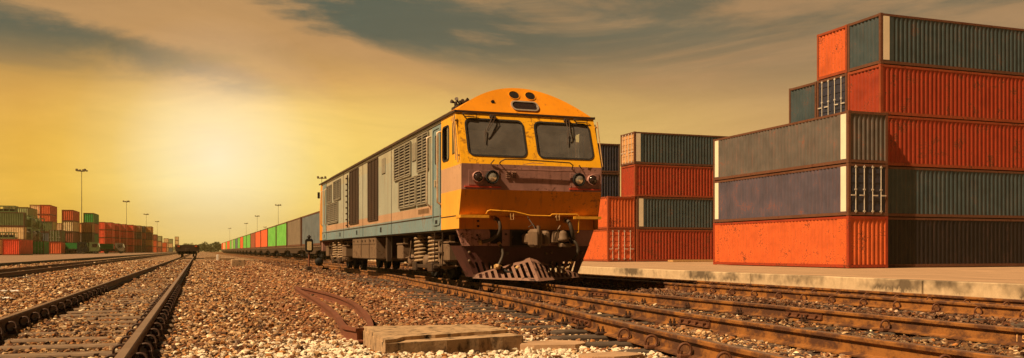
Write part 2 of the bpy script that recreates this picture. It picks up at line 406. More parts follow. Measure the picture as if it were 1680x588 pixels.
# ---------------------------------------------------------------- ground
def gz(x, y):
    z = .018*np.sin(x*1.3+1.1)*np.cos(y*.9+.4)+.012*np.sin(x*2.9+y*1.7)
    z = z+.035*np.exp(-((x-1.9)/1.3)**2)*np.clip((26-y)/12, 0, 1)          # heap between the two lines
    return z
def axis_pts(dense0, dense1, step, ext):
    a = list(np.arange(dense0, dense1+1e-6, step)); k = step
    lo, hi = dense0, dense1
    while lo > -ext: k *= 1.35; lo -= k; a.insert(0, lo)
    k = step
    while hi < ext: k *= 1.35; hi += k; a.append(hi)
    return np.array(a)
xs = axis_pts(-9.8, 10.8, .4, 3500); ys = axis_pts(0, 50, .5, 5000)
gx, gy = np.meshgrid(xs, ys)
def gheight(x, y):
    z = gz(x, y)*np.clip((60-y)/20, 0, 1)
    z = np.where((x > 10.95), -.6, z); z = np.where(x < -10, -.02, z)
    return z-.03
gzv = gheight(gx, gy)
verts = np.stack([gx, gy, gzv], -1).reshape(-1, 3); nx, ny = len(xs), len(ys)
faces = [(j*nx+i, j*nx+i+1, (j+1)*nx+i+1, (j+1)*nx+i) for j in range(ny-1) for i in range(nx-1)]
me = bpy.data.meshes.new('ground'); me.from_pydata(verts.tolist(), [], faces); me.materials.append(M['ground'])
me.polygons.foreach_set('use_smooth', [True]*len(faces))
g_o = bpy.data.objects.new('ground', me); col.objects.link(g_o); struct(g_o)

# platform on the right: falls 2 % away from the rails
PX = 10.95
def pz(x): return .382-max(0, min(x, 30)-PX)*.0212
m = MB(); m.prism([(PX+.02, -.55), (PX+.02, .378), (30, pz(30)), (75, pz(30)), (75, -.55)], 'Y', -20, 420)
struct(m.build('platform', 'paving'))
m = MB()
y = -12.0
random.seed(3)
while y < 300:
    L = 4.6 if y < 60 else 9.2
    dx = random.uniform(-.012, .012)
    m.box(PX-.16+dx, PX+.018, y+.012, y+L-.012, -.1, .386, .012)
    y += L
struct(m.build('platform_edge', 'kerb'))
# pavement on the left
m = MB(); m.prism([(-10.3, .165), (-10.3, -.5), (-330, -.5), (-330, .165)], 'Y', 20, 900)
struct(m.build('pavement', 'pave2'))
m = MB(); m.box(-10.3, -10.12, 19, 900, -.1, .175)
struct(m.build('pavement_edge', 'black'))

# ---------------------------------------------------------------- rails
HEAD = .20; FOOT = .05
RP = [(-.065, 0), (-.065, .012), (-.012, .028), (-.009, .105), (-.035, .118), (-.036, .142), (-.028, .15),
      (.028, .15), (.036, .142), (.035, .118), (.009, .105), (.012, .028), (.065, .012), (.065, 0)]
def smooth_path(pts, step=.5):
    """Catmull-Rom through points (x, y)"""
    P = [Vector((p[0], p[1], p[2] if len(p) > 2 else 0)) for p in pts]
    P = [P[0]*2-P[1]]+P+[P[-1]*2-P[-2]]; out = []
    for i in range(1, len(P)-2):
        L = (P[i+1]-P[i]).length; n = max(1, int(L/step))
        for k in range(n):
            t = k/n; a, bb, c, d = P[i-1], P[i], P[i+1], P[i+2]
            out.append(.5*((2*bb)+(c-a)*t+(2*a-5*bb+4*c-d)*t*t+(3*bb-a-3*c+d)*t**3))
    out.append(P[-2]); return out
def rail_mesh(path, z=FOOT, prof=RP, m=None, tilt=0):
    m = m or MB(); vs = []; n = len(prof); N = len(path)
    for i, p in enumerate(path):
        d = (path[min(i+1, N-1)]-path[max(i-1, 0)]); d.z = 0; d.normalize(); sd = Vector((d.y, -d.x, 0))
        for (a, h) in prof: vs.append(p+sd*a+Vector((0, 0, z+h)))
    fs = [(i*n+k, i*n+(k+1) % n, (i+1)*n+(k+1) % n, (i+1)*n+k) for i in range(N-1) for k in range(n)]
    fs += [tuple(range(n)), tuple(range(N*n-1, N*n-n-1, -1))]
    m.add(vs, fs); return m
# spring clip: a bent rod ring standing on the rail foot, with its shoulder
def clip_mesh(mat, name='rail_clip'):
    m = MB(); pts = []
    for k in range(15):
        a = R(-60+k*300/14); pts.append((.052*math.cos(a)*.9, .028*math.sin(a*.5)*.6, .052+.048*math.sin(a)))
    m.tube(pts, .011, 6); m.box(-.045, .05, -.03, .03, -.012, .02, .006); m.cyl((.03, 0, .0), (0, 0, 1), .016, .045, 6)
    o = m.build(name, mat); return o
proto_clip = clip_mesh('clip'); proto_clip2 = clip_mesh('cliprust')
def bolt_clip():
    m = MB(); m.box(-.05, .05, -.035, .035, -.01, .018, .006)
    for sx in (-.02, .024): m.cyl((sx, 0, .01), (0, 0, 1), .017, .035, 6); m.cyl((sx, 0, .04), (0, 0, 1), .009, .03, 6)
    return m.build('rail_clip', 'clip')
proto_bolt = bolt_clip()
def joint_bar(L=.62, n=4):
    m = MB(); m.prism([(.012, .028), (.048, .036), (.05, .05), (.03, .06), (.03, .095), (.042, .108), (.012, .112)], 'Y', -L/2, L/2)
    m.prism([(-.012, .028), (-.048, .036), (-.05, .05), (-.03, .06), (-.03, .095), (-.042, .108), (-.012, .112)], 'Y', -L/2, L/2)
    for k in range(n):
        y = -L/2+L*(k+.5)/n
        for s_ in (-1, 1): m.cyl((s_*.028, y, .078), (s_, 0, 0), .02, .035, 6)
    return m
def place_child(src, parent, loc, rz):
    c = src.copy(); col.objects.link(c); c.parent = parent; c.location = loc; c.rotation_euler = (0, 0, rz); return c
def xy_at(path, y):
    for a, c in zip(path, path[1:]):
        if (a.y-y)*(c.y-y) <= 0 and a.y != c.y:
            t = (y-a.y)/(c.y-a.y); q = a+(c-a)*t; return q.x, math.atan2(-(c.x-a.x), (c.y-a.y))
    return None
def track(label, paths, mat, sl_span, sl_y, sl_mat, clips, clip_src, name='railway_track', clip_sides=(-1, 1), sl_rot=0, zs=0.0, name_skip=None):
    t = thing(name, label, 'railway track', (0, 0, 0))
    rails = [rail_mesh(p).build('rail', mat, t) for p in paths]
    m = None; proto = None
    for y in sl_y:
        x0, x1 = sl_span(y)
        if proto is None:
            m = MB(); m.box(-.5, .5, -.1, .1, -.10, .0, .015)
            proto = m.build('sleeper', sl_mat, t); c = proto
        else: c = proto.copy(); col.objects.link(c); c.parent = t
        c.location = ((x0+x1)/2, y, FOOT+zs-.004); c.scale = (x1-x0, 1, 1); c.rotation_euler = (0, R(random.uniform(-.3, .3)), R(sl_rot+random.uniform(-1.2, 1.2)))
    cnt = 0
    for y in clips:
        for pi, p in enumerate(paths):
            q = xy_at(p, y)
            if not q: continue
            for s_ in clip_sides:
                if cnt >= 100: break
                if name_skip and name_skip(pi, y): continue
                place_child(clip_src if not callable(clip_src) else clip_src(pi, y), t, (q[0]+s_*.085, y+random.uniform(-.02, .02), FOOT+.012), q[1]+(0 if s_ > 0 else math.pi)); cnt += 1
    return t, rails
V = lambda *a: Vector(a)
# left line
LX = (-1.79, -.452)
pl = [[V(x, -2, 0), V(x, 40, 0), V(x, 160, 0), V(x, 600, 0)] for x in LX]
track('brown railway line running away from the camera in the left foreground towards the lone wagon', pl, 'rail_brown',
      lambda y: (-2.0, -.25), [3.1+.66*k for k in range(60)], 'sleeper', [3.1+.66*k for k in range(25)], proto_clip)
# far left line
pl2 = [[V(x, -2, 0), V(x, 160, 0), V(x, 700, 0)] for x in (-6.62, -5.42)]
track('far left railway line beside the container yard pavement', pl2, 'rail_brown',
      lambda y: (-7.2, -4.8), [8+.66*k for k in range(40)], 'timber', [10+.66*k for k in range(25)], proto_clip)
# locomotive's line and the branch that peels off towards the camera
r1 = smooth_path([(3.25, 1.5), (3.3, 3.2), (3.4, 4.73), (3.53, 6.1), (3.77, 8.27), (4.15, 11.7), (4.66, 19.2), (4.98, 23.3), (5.2, 29), (5.27, 34)], .6)
r2 = smooth_path([(4.68, 0), (4.70, 4.0), (4.76, 6.64), (4.86, 8.7), (5.11, 11.6), (5.38, 15.3), (5.46, 20), (5.46, 40)], .6)+[V(5.46, 120, 0), V(5.46, 500, 0)]
r3 = [V(6.56, 0, 0), V(6.5, 9, 0), V(6.42, 14, 0), V(6.56, 20, 0), V(6.56, 120, 0), V(6.56, 500, 0)]
ml, mrails = track('orange brown railway line of three rails under the yellow locomotive, branching in front of it', [r1, r2, r3], 'rail',
      lambda y: (2.95+.055*max(0, y-5)+.25*math.sin(y*7), 7.25), [3.3+.62*k for k in range(50)], 'timber',
      [3.3+.62*k+.0 for k in range(26)], lambda pi, y: proto_clip2 if (pi == 0 and y < 7.6) else (proto_bolt if y > 7.6 else proto_clip2), name_skip=lambda pi, y: (pi > 0 and (y < 7.6 and int(y/.62) % 3 != pi % 3)) or (pi > 0 and y < 13 and int(y/.62) % 2 == 0))
def add_joint(rail, path, y, L=.62):
    q = xy_at(path, y); o = joint_bar(L).build('joint_bar', 'cliprust', rail); o.location = (q[0], y, FOOT); o.rotation_euler = (0, 0, q[1]); return o
add_joint(mrails[0], r1, 8.45); add_joint(mrails[1], r2, 7.9); add_joint(mrails[2], r3, 8.35); add_joint(mrails[2], r3, 13.6)
# line along the platform
pl3 = [[V(x, -1, 0), V(x, 120, 0), V(x, 500, 0)] for x in (9.1, 10.33)]
pt, prails = track('railway line right beside the concrete platform edge', pl3, 'rail', lambda y: (8.5, 10.7), [6+.66*k for k in range(40)], 'timber',
      [7+.66*k for k in range(25)], proto_clip2)
for o in (proto_clip, proto_clip2, proto_bolt): bpy.data.objects.remove(o)
# chalk number on the web of the right hand rail
cu = bpy.data.curves.new('chalk_number', 'FONT'); cu.body = '1 5'; cu.size = .085; cu.extrude = .001
tmp = bpy.data.objects.new('tmp', cu); col.objects.link(tmp)
dg = bpy.context.evaluated_depsgraph_get(); mt = bpy.data.meshes.new_from_object(tmp.evaluated_get(dg)); bpy.data.objects.remove(tmp)
mt.name = 'chalk_number'; mt.materials.clear(); mt.materials.append(M['chalk'])
co = bpy.data.objects.new('chalk_number', mt); col.objects.link(co); co.parent = mrails[2]
co['label'] = 'chalked number 15 on the side of the rail'
q = xy_at(r3, 5.5); co.location = (q[0]-.0155, 5.62, FOOT+.035); co.rotation_euler = (R(90), 0, R(-90))

# ---------------------------------------------------------------- containers
CW, CH = 2.438, 2.591
def wave(length, depth, pitch):
    """trapezoid corrugation along a length: list of (s, offset)"""
    n = max(2, int(round(length/pitch))); p = length/n; out = []
    for i in range(n):
        a = i*p; out += [(a, 0), (a+p*.28, 0), (a+p*.46, depth), (a+p*.80, depth)]
    out.append((length, 0)); return out
def strip(m, pts, z0, z1, flip=False):
    n = len(pts); vs = [(p[0], p[1], z0) for p in pts]+[(p[0], p[1], z1) for p in pts]
    m.add(vs, [(i, i+1, n+i+1, n+i) for i in range(n-1)])
MESH = {}
def container_meshes(L, panel, doors, pitch=.28):
    """panel: None or 'ends' (flat placard panels near both ends). doors: bool at local -Y"""
    key = (L, panel, doors, pitch)
    if key in MESH: return MESH[key]
    hl, hw = L/2, CW/2; z0, z1 = .16, CH-.12; pw = .62 if panel else 0
    m = MB()
    for s_ in (-1, 1):
        ys0 = -hl+.16+pw; L2 = L-.32-2*pw
        strip(m, [(s_*(hw-.012-d), ys0+t) for t, d in wave(L2, .036, pitch)], z0, z1)
        if pw:
            for e in (-1, 1):
                a, c = sorted((e*(hl-.16), e*(hl-.16-pw)))
                m.box(s_*(hw-.03), s_*(hw-.012), a, c, z0, z1)
    ends = [1] if doors else [-1, 1]
    for e in ends: strip(m, [(-hw+.14+t, e*(hl-.03-d)) for t, d in wave(CW-.28, .045, pitch*1.0)], z0, z1)
    m.add([(-hw+.05, -hl+.05, CH-.03), (hw-.05, -hl+.05, CH-.03), (hw-.05, hl-.05, CH-.03), (-hw+.05, hl-.05, CH-.03)], [(0, 1, 2, 3)])
    m.add([(-hw+.05, -hl+.05, .13), (hw-.05, -hl+.05, .13), (hw-.05, hl-.05, .13), (-hw+.05, hl-.05, .13)], [(0, 1, 2, 3)])
    body = m.build('body', None, fixn=False).data
    m = MB()
    for sx in (-1, 1):
        for sy in (-1, 1):
            a, c = sorted((sx*hw, sx*(hw-.13))); d, e = sorted((sy*hl, sy*(hl-.15)))
            m.box(a, c, d, e, .118, CH-.118)
            m.box(*sorted((sx*(hw+.003), sx*(hw-.165))), *sorted((sy*(hl+.003), sy*(hl-.18))), 0, .118)
            m.box(*sorted((sx*(hw+.003), sx*(hw-.165))), *sorted((sy*(hl+.003), sy*(hl-.18))), CH-.118, CH)
        a, c = sorted((sx*hw, sx*(hw-.06)))
        m.box(a, c, -hl+.18, hl-.18, CH-.13, CH-.02); m.box(a, c, -hl+.18, hl-.18, .02, .17)
    for sy in (-1, 1):
        d, e = sorted((sy*hl, sy*(hl-.08)))
        m.box(-hw+.165, hw-.165, d, e, CH-.14, CH-.015); m.box(-hw+.165, hw-.165, d, e, .02, .17)
    frame = m.build('frame', None, fixn=False).data
    door = bars = None
    if doors:
        m = MB(); yb = -hl+.045; n = 5; hz = (z1-z0)/n
        m.box(.006, hw-.135, yb, yb+.03, z0+.01, z1-.01)
        for k in range(n): m.box(.07, hw-.2, yb-.022, yb-.001, z0+hz*k+.10, z0+hz*(k+1)-.10, .012)
        door = m.build('door', None).data
        m = MB()
        for x in (.26, .78):
            m.tube([(x, -hl-.005, z0-.03), (x, -hl-.005, z1+.03)], .024, 6)
            for z in (z0+.06, 1.3, z1-.05): m.box(x-.06, x+.06, -hl-.03, -hl+.02, z-.035, z+.035)
            m.box(x, x+.3, -hl-.045, -hl-.015, .98, 1.04)
        bars = m.build('locking_bar', None).data
    pan = None
    if panel:
        m = MB(); m.box(hw-.011, hw-.002, hl-.58, hl-.19, z0+.05, z1-.02)
        pan = m.build('panel', None).data
    for nm in list(bpy.data.objects):
        if nm.name.split('.')[0] in ('body', 'frame', 'door', 'locking_bar', 'panel') and nm.parent is None and nm.users_collection and 'tmpkeep' not in nm and nm.data in (body, frame, door, bars, pan):
            bpy.data.objects.remove(nm)
    MESH[key] = (body, frame, door, bars, pan); return MESH[key]
def cpart(name, me, mat, parent):
    o = bpy.data.objects.new(name, me); col.objects.link(o); o.parent = parent
    if not me.materials: me.materials.append(None)
    o.material_slots[0].link = 'OBJECT'; o.material_slots[0].material = M[mat]
    return o
def container(label, cx, cy, z, colour, L=12.19, rz=0., doors=False, panel=None, frame=None, panel_col='white', group=None, pitch=.28, parts=True, doorcol=None):
    """cx, cy = centre of the footprint"""
    t = thing('shipping_container', label, 'shipping container', (cx, cy, z), rz, group)
    body, fr, door, bars, pan = container_meshes(L, panel, doors, pitch)
    cpart('body', body, colour, t)
    cpart('frame', fr, frame or ('frame_orange' if colour in ('orange', 'orange2', 'red', 'brick') else 'frame_dark'), t)
    if doors:
        for s_ in (1, -1):
            d = cpart('door', door, doorcol or colour, t); bb = cpart('locking_bar', bars, 'bar', d)
            if s_ < 0: d.scale = (-1, 1, 1)
    if pan:
        for s_ in (-1, 1):
            for e in (-1, 1): cpart('side_panel', pan, panel_col, t).scale = (s_, e, 1)
    return t
XD = math.pi/2                                     # long axis along X
# stack A: long sides face the tracks, ends face the camera
AX, AY = 30.3+CW/2, 35.6+6.095; zb = pz(30)+.02
GA = 'containers in the nearest stack on the platform'
container('orange container at the bottom of the front stack, its long side facing the tracks', AX, AY, zb, 'orange', panel='e', panel_col='orange', group=GA, frame='orange2')
container('violet grey container with white corner panels and navy doors, second in the front stack', AX, AY, zb+2.61, 'greyviolet', doors=True, doorcol='navy', panel='e', group=GA)
container('grey green container with white corner panels, topmost of the front stack beside the tracks', AX, AY, zb+5.22, 'steelgrey', panel='e', group=GA)
# the fronts of A: teal end wall of the topmost
# stack B: long along X, three rows deep, five high
BX0 = 32.86; BY0 = 36.25; GB = 'containers in the tall block behind the front stack'
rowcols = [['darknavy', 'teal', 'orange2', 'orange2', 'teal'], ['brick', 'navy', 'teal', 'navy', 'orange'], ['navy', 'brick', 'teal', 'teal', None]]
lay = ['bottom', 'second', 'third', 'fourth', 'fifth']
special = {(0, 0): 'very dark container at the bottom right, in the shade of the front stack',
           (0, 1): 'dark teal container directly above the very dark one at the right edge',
           (0, 2): 'lower of the two long orange containers at the right edge of the picture',
           (0, 3): 'upper of the two long orange containers at the right edge of the picture',
           (0, 4): 'teal container with a white corner panel, highest at the right edge',
           (1, 4): 'orange container end showing left of the highest teal container',
           (1, 3): 'navy container with white door bars, left of the upper long orange container',
           (2, 3): 'teal container end at the far left of the fourth layer, against the sky'}
for r, cs in enumerate(rowcols):
    for k, cc in enumerate(cs):
        if not cc: continue
        lb = special.get((r, k), '%s container, %s layer, row %s, hidden behind the front stack' % (dict(brick='brick red', navy='navy', teal='teal').get(cc, cc), lay[k], ['one', 'two', 'three'][r]))
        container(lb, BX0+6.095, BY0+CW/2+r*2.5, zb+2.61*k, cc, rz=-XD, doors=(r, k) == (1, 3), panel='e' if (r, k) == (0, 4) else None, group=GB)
# stack C: middle distance
GC = 'containers in the middle stack right of the locomotive'
CX, CY = 33.05, 63.4; zc = pz(30)+.02
container('orange container with long side to camera, bottom of the middle stack', CX+6.095+.1, CY+CW/2, zc, 'orange2', rz=XD, group=GC)
container('dark teal container with white corner panel, second layer of the middle stack', CX+6.095+.1, CY+CW/2, zc+2.61, 'teal', rz=XD, panel='e', group=GC)
container('orange container with long side to camera, third layer of the middle stack', CX+6.095-.1, CY+CW/2, zc+5.22, 'orange2', rz=-XD, group=GC)
container('teal container with rusty corner and white panel, top of the middle stack', CX+6.095-.15, CY+CW/2, zc+7.83, 'teal', rz=-XD, panel='e', doors=True, doorcol='tan', group=GC)
container('orange container with barred doors to camera, bottom layer just right of the locomotive', CX-CW/2, CY+6.1+.1, zc, 'orange', doors=True, doorcol='brick', group=GC)
container('orange container with corrugated end, second layer just right of the locomotive', CX-CW/2, CY+6.1+.1, zc+2.61, 'orange', group=GC)
container('grey container door end, top layer seen between locomotive and middle stack', CX-.3-CW/2, CY+14, zc+7.83, 'bluegrey', doors=True, group=GC)
container('red container door end, third layer seen between locomotive and middle stack', CX-.3-CW/2, CY+14, zc+5.22, 'brick', doors=True, group=GC)
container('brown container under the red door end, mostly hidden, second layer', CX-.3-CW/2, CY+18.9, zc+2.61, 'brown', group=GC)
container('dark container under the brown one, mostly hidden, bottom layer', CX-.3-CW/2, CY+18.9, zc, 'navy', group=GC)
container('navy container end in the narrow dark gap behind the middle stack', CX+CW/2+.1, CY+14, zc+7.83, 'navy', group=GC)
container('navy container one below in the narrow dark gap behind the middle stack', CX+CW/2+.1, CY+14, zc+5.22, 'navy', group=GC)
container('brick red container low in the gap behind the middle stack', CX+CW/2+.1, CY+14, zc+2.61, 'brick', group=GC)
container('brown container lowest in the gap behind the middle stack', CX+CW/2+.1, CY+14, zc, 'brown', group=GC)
# two beyond the train
GD = 'grey containers standing beyond the train'
container('lower grey container beyond the first wagon', 15.5, 118, pz(15.5)+.03, 'bluegrey', group=GD)
container('upper grey container beyond the first wagon, showing over the train', 15.5, 118, pz(15.5)+2.64, 'bluegrey', group=GD)

# ---------------------------------------------------------------- wagons
def flat_wagon(name, label, x, y0, L=12.9, group=None, cat='flat wagon'):
    """deck at z 1.28; origin at the middle of its deck end nearest the camera, on the rails"""
    t = thing(name, label, cat, (x, y0, 0), 0, group)
    m = MB(); m.box(-1.25, 1.25, 0, L, 1.12, 1.24, .02)
    for k in range(10): m.box(-1.27, 1.27, .3+k*(L-.8)/9, .42+k*(L-.8)/9, 1.10, 1.262)
    m.build('deck', 'underlight', t)
    m = MB()
    for s_ in (-1, 1):
        m.prism([(.0, 1.12), (.0, .95), (2.6, .85), (3.4, .62), (L-3.4, .62), (L-2.6, .85), (L, .95), (L, 1.12)], 'X', s_*1.2, s_*1.08)
    m.box(-1.22, 1.22, -.08, 0, .8, 1.26); m.box(-1.22, 1.22, L, L+.08, .8, 1.26)
    m.build('underframe', 'under', t)
    for yb in (1.9, L-1.9):
        m = MB()
        for s_ in (-1, 1):
            m.prism([(-1.15, .55), (-1.15, .78), (-.4, .9), (.4, .9), (1.15, .78), (1.15, .55), (.45, .38), (-.45, .38)], 'X', s_*.82, s_*.93)
            m.box(s_*.93, s_*1.0, -.95, -.7, .45, .7); m.box(s_*.93, s_*1.0, .7, .95, .45, .7)
        m.box(-.85, .85, -.25, .25, .5, .95)
        bo = m.build('bogie', 'black', t); bo.location = (0, yb, 0)
        for dy in (-.85, .85):
            m = MB()
            for s_ in (-1, 1):
                m.lathe((s_*.6, 0, 0), [(.43, s_*-.05), (.46, s_*-.05), (.41, s_*-.03), (.40, s_*.08), (.2, s_*.07), (.2, s_*.1), (.08, s_*.12)], 20, 'X')
            m.cyl((-.6, 0, 0), (1, 0, 0), .07, 1.2, 8)
            wh = m.build('wheelset', 'black', bo); wh.location = (0, dy, HEAD+.405)
    for e, yy in ((-1, -.08), (1, L+.08)):
        m = MB(); m.box(-.12, .12, min(yy, yy+e*.35), max(yy, yy+e*.35), .86, 1.06, .02); m.box(-.2, .2, min(yy+e*.3, yy+e*.48), max(yy+e*.3, yy+e*.48), .80, 1.1, .03)
        m.build('coupler', 'under', t)
    return t
ordn = ['first', 'second', 'third', 'fourth', 'fifth', 'sixth', 'seventh', 'eighth', 'ninth', 'tenth', 'eleventh', 'twelfth', 'thirteenth', 'fourteenth', 'fifteenth', 'sixteenth', 'seventeenth', 'eighteenth', 'nineteenth', 'twentieth', 'twenty-first', 'twenty-second', 'twenty-third', 'twenty-fourth']
tcol = ['bluegrey', 'grey', 'limegreen', 'limegreen', 'brick', 'brick', 'brown', 'limegreen', 'limegreen', 'brick', 'limegreen', 'bluegrey', 'limegreen', 'palegreen', 'limegreen', 'brick', 'brick', 'limegreen', 'brick', 'cream', 'brick', 'brick']
cname = dict(bluegrey='blue grey', grey='brown grey', limegreen='bright green', brick='rusty red', brown='red brown', palegreen='pale green', cream='cream', red='bright red', green='deep green', darkgreen='dark olive green', tan='tan', yellowc='ochre yellow', navy='navy', teal='teal')
TX = 9.75
proto_w = flat_wagon('flat_wagon', 'first flat wagon of the container train behind the locomotive', TX, 66.2, group='flat wagons of the container train')
wt = snapshot(proto_w)
for k, cc in enumerate(tcol):
    if k:
        wgn = copy_tree(proto_w, None, wt); wgn.location = (TX, 66.2+13.3*k, 0); wgn['label'] = '%s flat wagon of the container train behind the locomotive' % ordn[k]
    container('%s container riding on the %s wagon behind the locomotive' % (cname[cc], ordn[k]), TX, 66.6+13.3*k+6.095, 1.265, cc,
              group='containers on the train', frame='frame_dark')
lw = flat_wagon('flat_wagon', 'lone empty dark wagon standing at the end of the left railway line', -1.12, 104, 12.9)
for o in lw.children:
    if o.name.startswith('deck'): o.material_slots[0].link = 'OBJECT'; o.material_slots[0].material = M['under']
m = MB()
for s_ in (-1, 1):
    m.box(s_*1.2, s_*1.26, 0, 12.9, 1.26, 1.5)
m.box(-1.26, 1.26, -.06, 0, 1.0, 1.5)
m.build('side_board', 'under', lw)
for s_ in (-1, 1):
    m = MB(); m.box(s_*.9-.12, s_*.9+.12, -.12, -.06, 1.28, 1.44); m.build('marker_board', 'orange', lw)

# ---------------------------------------------------------------- yard on the left
zl = .172
GL = 'containers stacked in the yard on the left'
SIZE = .95
def yard(px, d, layer, colour, label, L=12.19, rz=0., doors=False, right=True, base=zl):
    """px = column of the container's near right-hand vertical edge"""
    x, y = at(px, d)
    if rz: cx, cy = x-L/2, y+CW/2
    else: cx, cy = x-CW/2, y+L/2
    return container(label, cx, cy, base+2.6*layer, colour, L, rz, doors, group=GL, pitch=.28 if d < 190 else .4)
yard(5.5, 140, 0, 'cream', 'cream container cut by the left edge of the picture, on the pavement')
yard(32, 140, 0, 'red', 'bright red container alone in front of the yard, near the left edge')
# green/cream block
def col_stack(px, d, cols, where, L=12.19, rz=0., doors=(), first=0):
    names = ['bottom', 'second', 'third', 'fourth', 'fifth']
    for k, cc in enumerate(cols):
        yard(px, d, k, cc, '%s container, %s layer, %s' % (cname[cc], names[k], where), L, rz, doors=(k in doors))
col_stack(40, 163, ['brown', 'cream', 'darkgreen'], 'long stack behind the bright red container', rz=XD)
col_stack(72, 166, ['green'], 'right beside the bright red container', rz=0, L=6.06, doors=(0,))
col_stack(27, 196, ['brick', 'tan', 'tan', 'palegreen'], 'pale green topped stack at the left edge', rz=0)
col_stack(46, 196, ['brown', 'tan', 'brown', 'palegreen'], 'second pale green topped stack from the left edge')
col_stack(65.5, 236, ['brown', 'darkgreen', 'bluegrey', 'cream', 'cream'], 'tall cream topped stack')
col_stack(82.5, 236, ['navy', 'brown', 'brown', 'brick', 'brick'], 'tallest stack, two red on top')
col_stack(86.5, 212, ['navy', 'bluegrey', 'darkgreen'], 'olive topped stack in front of the tallest one', L=6.06)
col_stack(100.5, 190, ['brick', 'darkgreen'], 'low stack of two with red below', L=6.06, doors=(1,))
col_stack(103, 226, ['brown', 'brown', 'cream'], 'narrow cream topped stack', L=6.06, doors=(2,))
col_stack(120, 209, ['brown', 'brown', 'cream', 'brick'], 'brick topped stack with one cream container')
col_stack(137, 224, ['brown', 'grey', 'tan'], 'tan topped stack of three')
col_stack(154, 226, ['green', 'green', 'brick', 'green'], 'green topped stack')
col_stack(151, 222, ['darkgreen', 'grey', 'tan'], 'tan and grey stack before the green topped one', L=6.06)
# red wall of stacks
redcols = [(172, 296, ['red']*4), (184, 300, ['red']*4), (195.5, 312, ['brick', 'red', 'red', 'red']), (207, 320, ['brick', 'brick', 'red', 'red']), (218.5, 328, ['red']*4),
           (223, 334, ['brown', 'brick', 'brown', 'brick']), (231, 338, ['brown', 'brick', 'grey', 'tan']), (238, 345, ['brown', 'brown', 'brick', 'bluegrey']),
           (249, 350, ['brick', 'yellowc', 'brown', 'yellowc'])]
for i, (px, d, cs) in enumerate(redcols):
    nm = ordn[i]+' stack of the red wall'
    col_stack(px, d, cs, nm, doors=(0, 1, 2, 3) if i not in (0, 4) else ())
for i, (px, d, cs) in enumerate([(257, 380, ['brick', 'brick', 'brown']), (265, 420, ['brown', 'tan', 'palegreen']), (273, 470, ['brick', 'brick']), (276, 500, ['cream', 'cream', 'cream']),
                                 (283, 520, ['bluegrey', 'cream', 'palegreen']), (293, 600, ['cream', 'cream', 'cream', 'cream'])]):
    col_stack(px, d, cs, '%s small distant stack right of the red wall' % ordn[i])
# tank containers: a barrel in an open frame
def tank(px, d, layer, label, L=6.06, rz=0):
    x, y = at(px, d); t = thing('tank_container', label, 'tank container', (x-CW/2, y+L/2, zl+2.6*layer), rz, 'tank containers in the yard')
    _, fr, _, _, _ = container_meshes(L, None, False, .28); cpart('frame', fr, 'darkgreen', t)
    m = MB(); r = 1.05
    m.lathe((0, 0, 1.3), [(.3, -L/2+.25), (.8, -L/2+.35), (r, -L/2+.6), (r, L/2-.6), (.8, L/2-.35), (.3, L/2-.25)], 20, 'Y')
    m.build('tank_barrel', 'grey' if layer % 2 else 'darkgreen', t)
    m = MB(); m.box(-.25, .25, -1.8, 1.8, 2.36, 2.42); m.cyl((0, .4, 2.3), (0, 0, 1), .3, .2, 12); m.build('walkway', 'under', t)
    return t
for k in range(3): tank(53, 175, k, '%s dark tank container, stack right of the long olive container' % ['bottom', 'second', 'third', 'topmost'][k])
for k in range(3): tank(66, 190, k, '%s dark tank container of the second tank stack from the left' % ['bottom', 'second', 'third', 'topmost'][k])
# low open racks on top of the cream/green block
def rack(px, d, z, label, h=1.1, L=6.06):
    x, y = at(px, d); t = thing('flat_rack', label, 'flat rack', (x-L/2, y+CW/2, z), 0, 'folded racks on the yard stacks')
    m = MB(); m.box(-L/2, L/2, -1.2, 1.2, 0, .22)
    for k in range(7):
        xx = -L/2+.05+k*(L-.22)/6
        m.box(xx, xx+.12, -1.2, -1.08, .22, h); m.box(xx, xx+.12, 1.08, 1.2, .22, h)
    m.box(-L/2, L/2, -1.22, -1.06, h, h+.12); m.box(-L/2, L/2, 1.06, 1.22, h, h+.12)
    m.build('rack_frame', 'darkgreen', t)
    m = MB(); m.box(-L/2+.3, L/2-.3, -.9, .9, .23, .62); m.build('rack_cargo', 'under', t); return t
rack(26, 163.4, zl+7.81, 'dark green rack lying on the long green container at the left edge')
rack(24.5, 139.8, zl+2.62, 'dark rack resting on the bright red container', .9, 5.0)

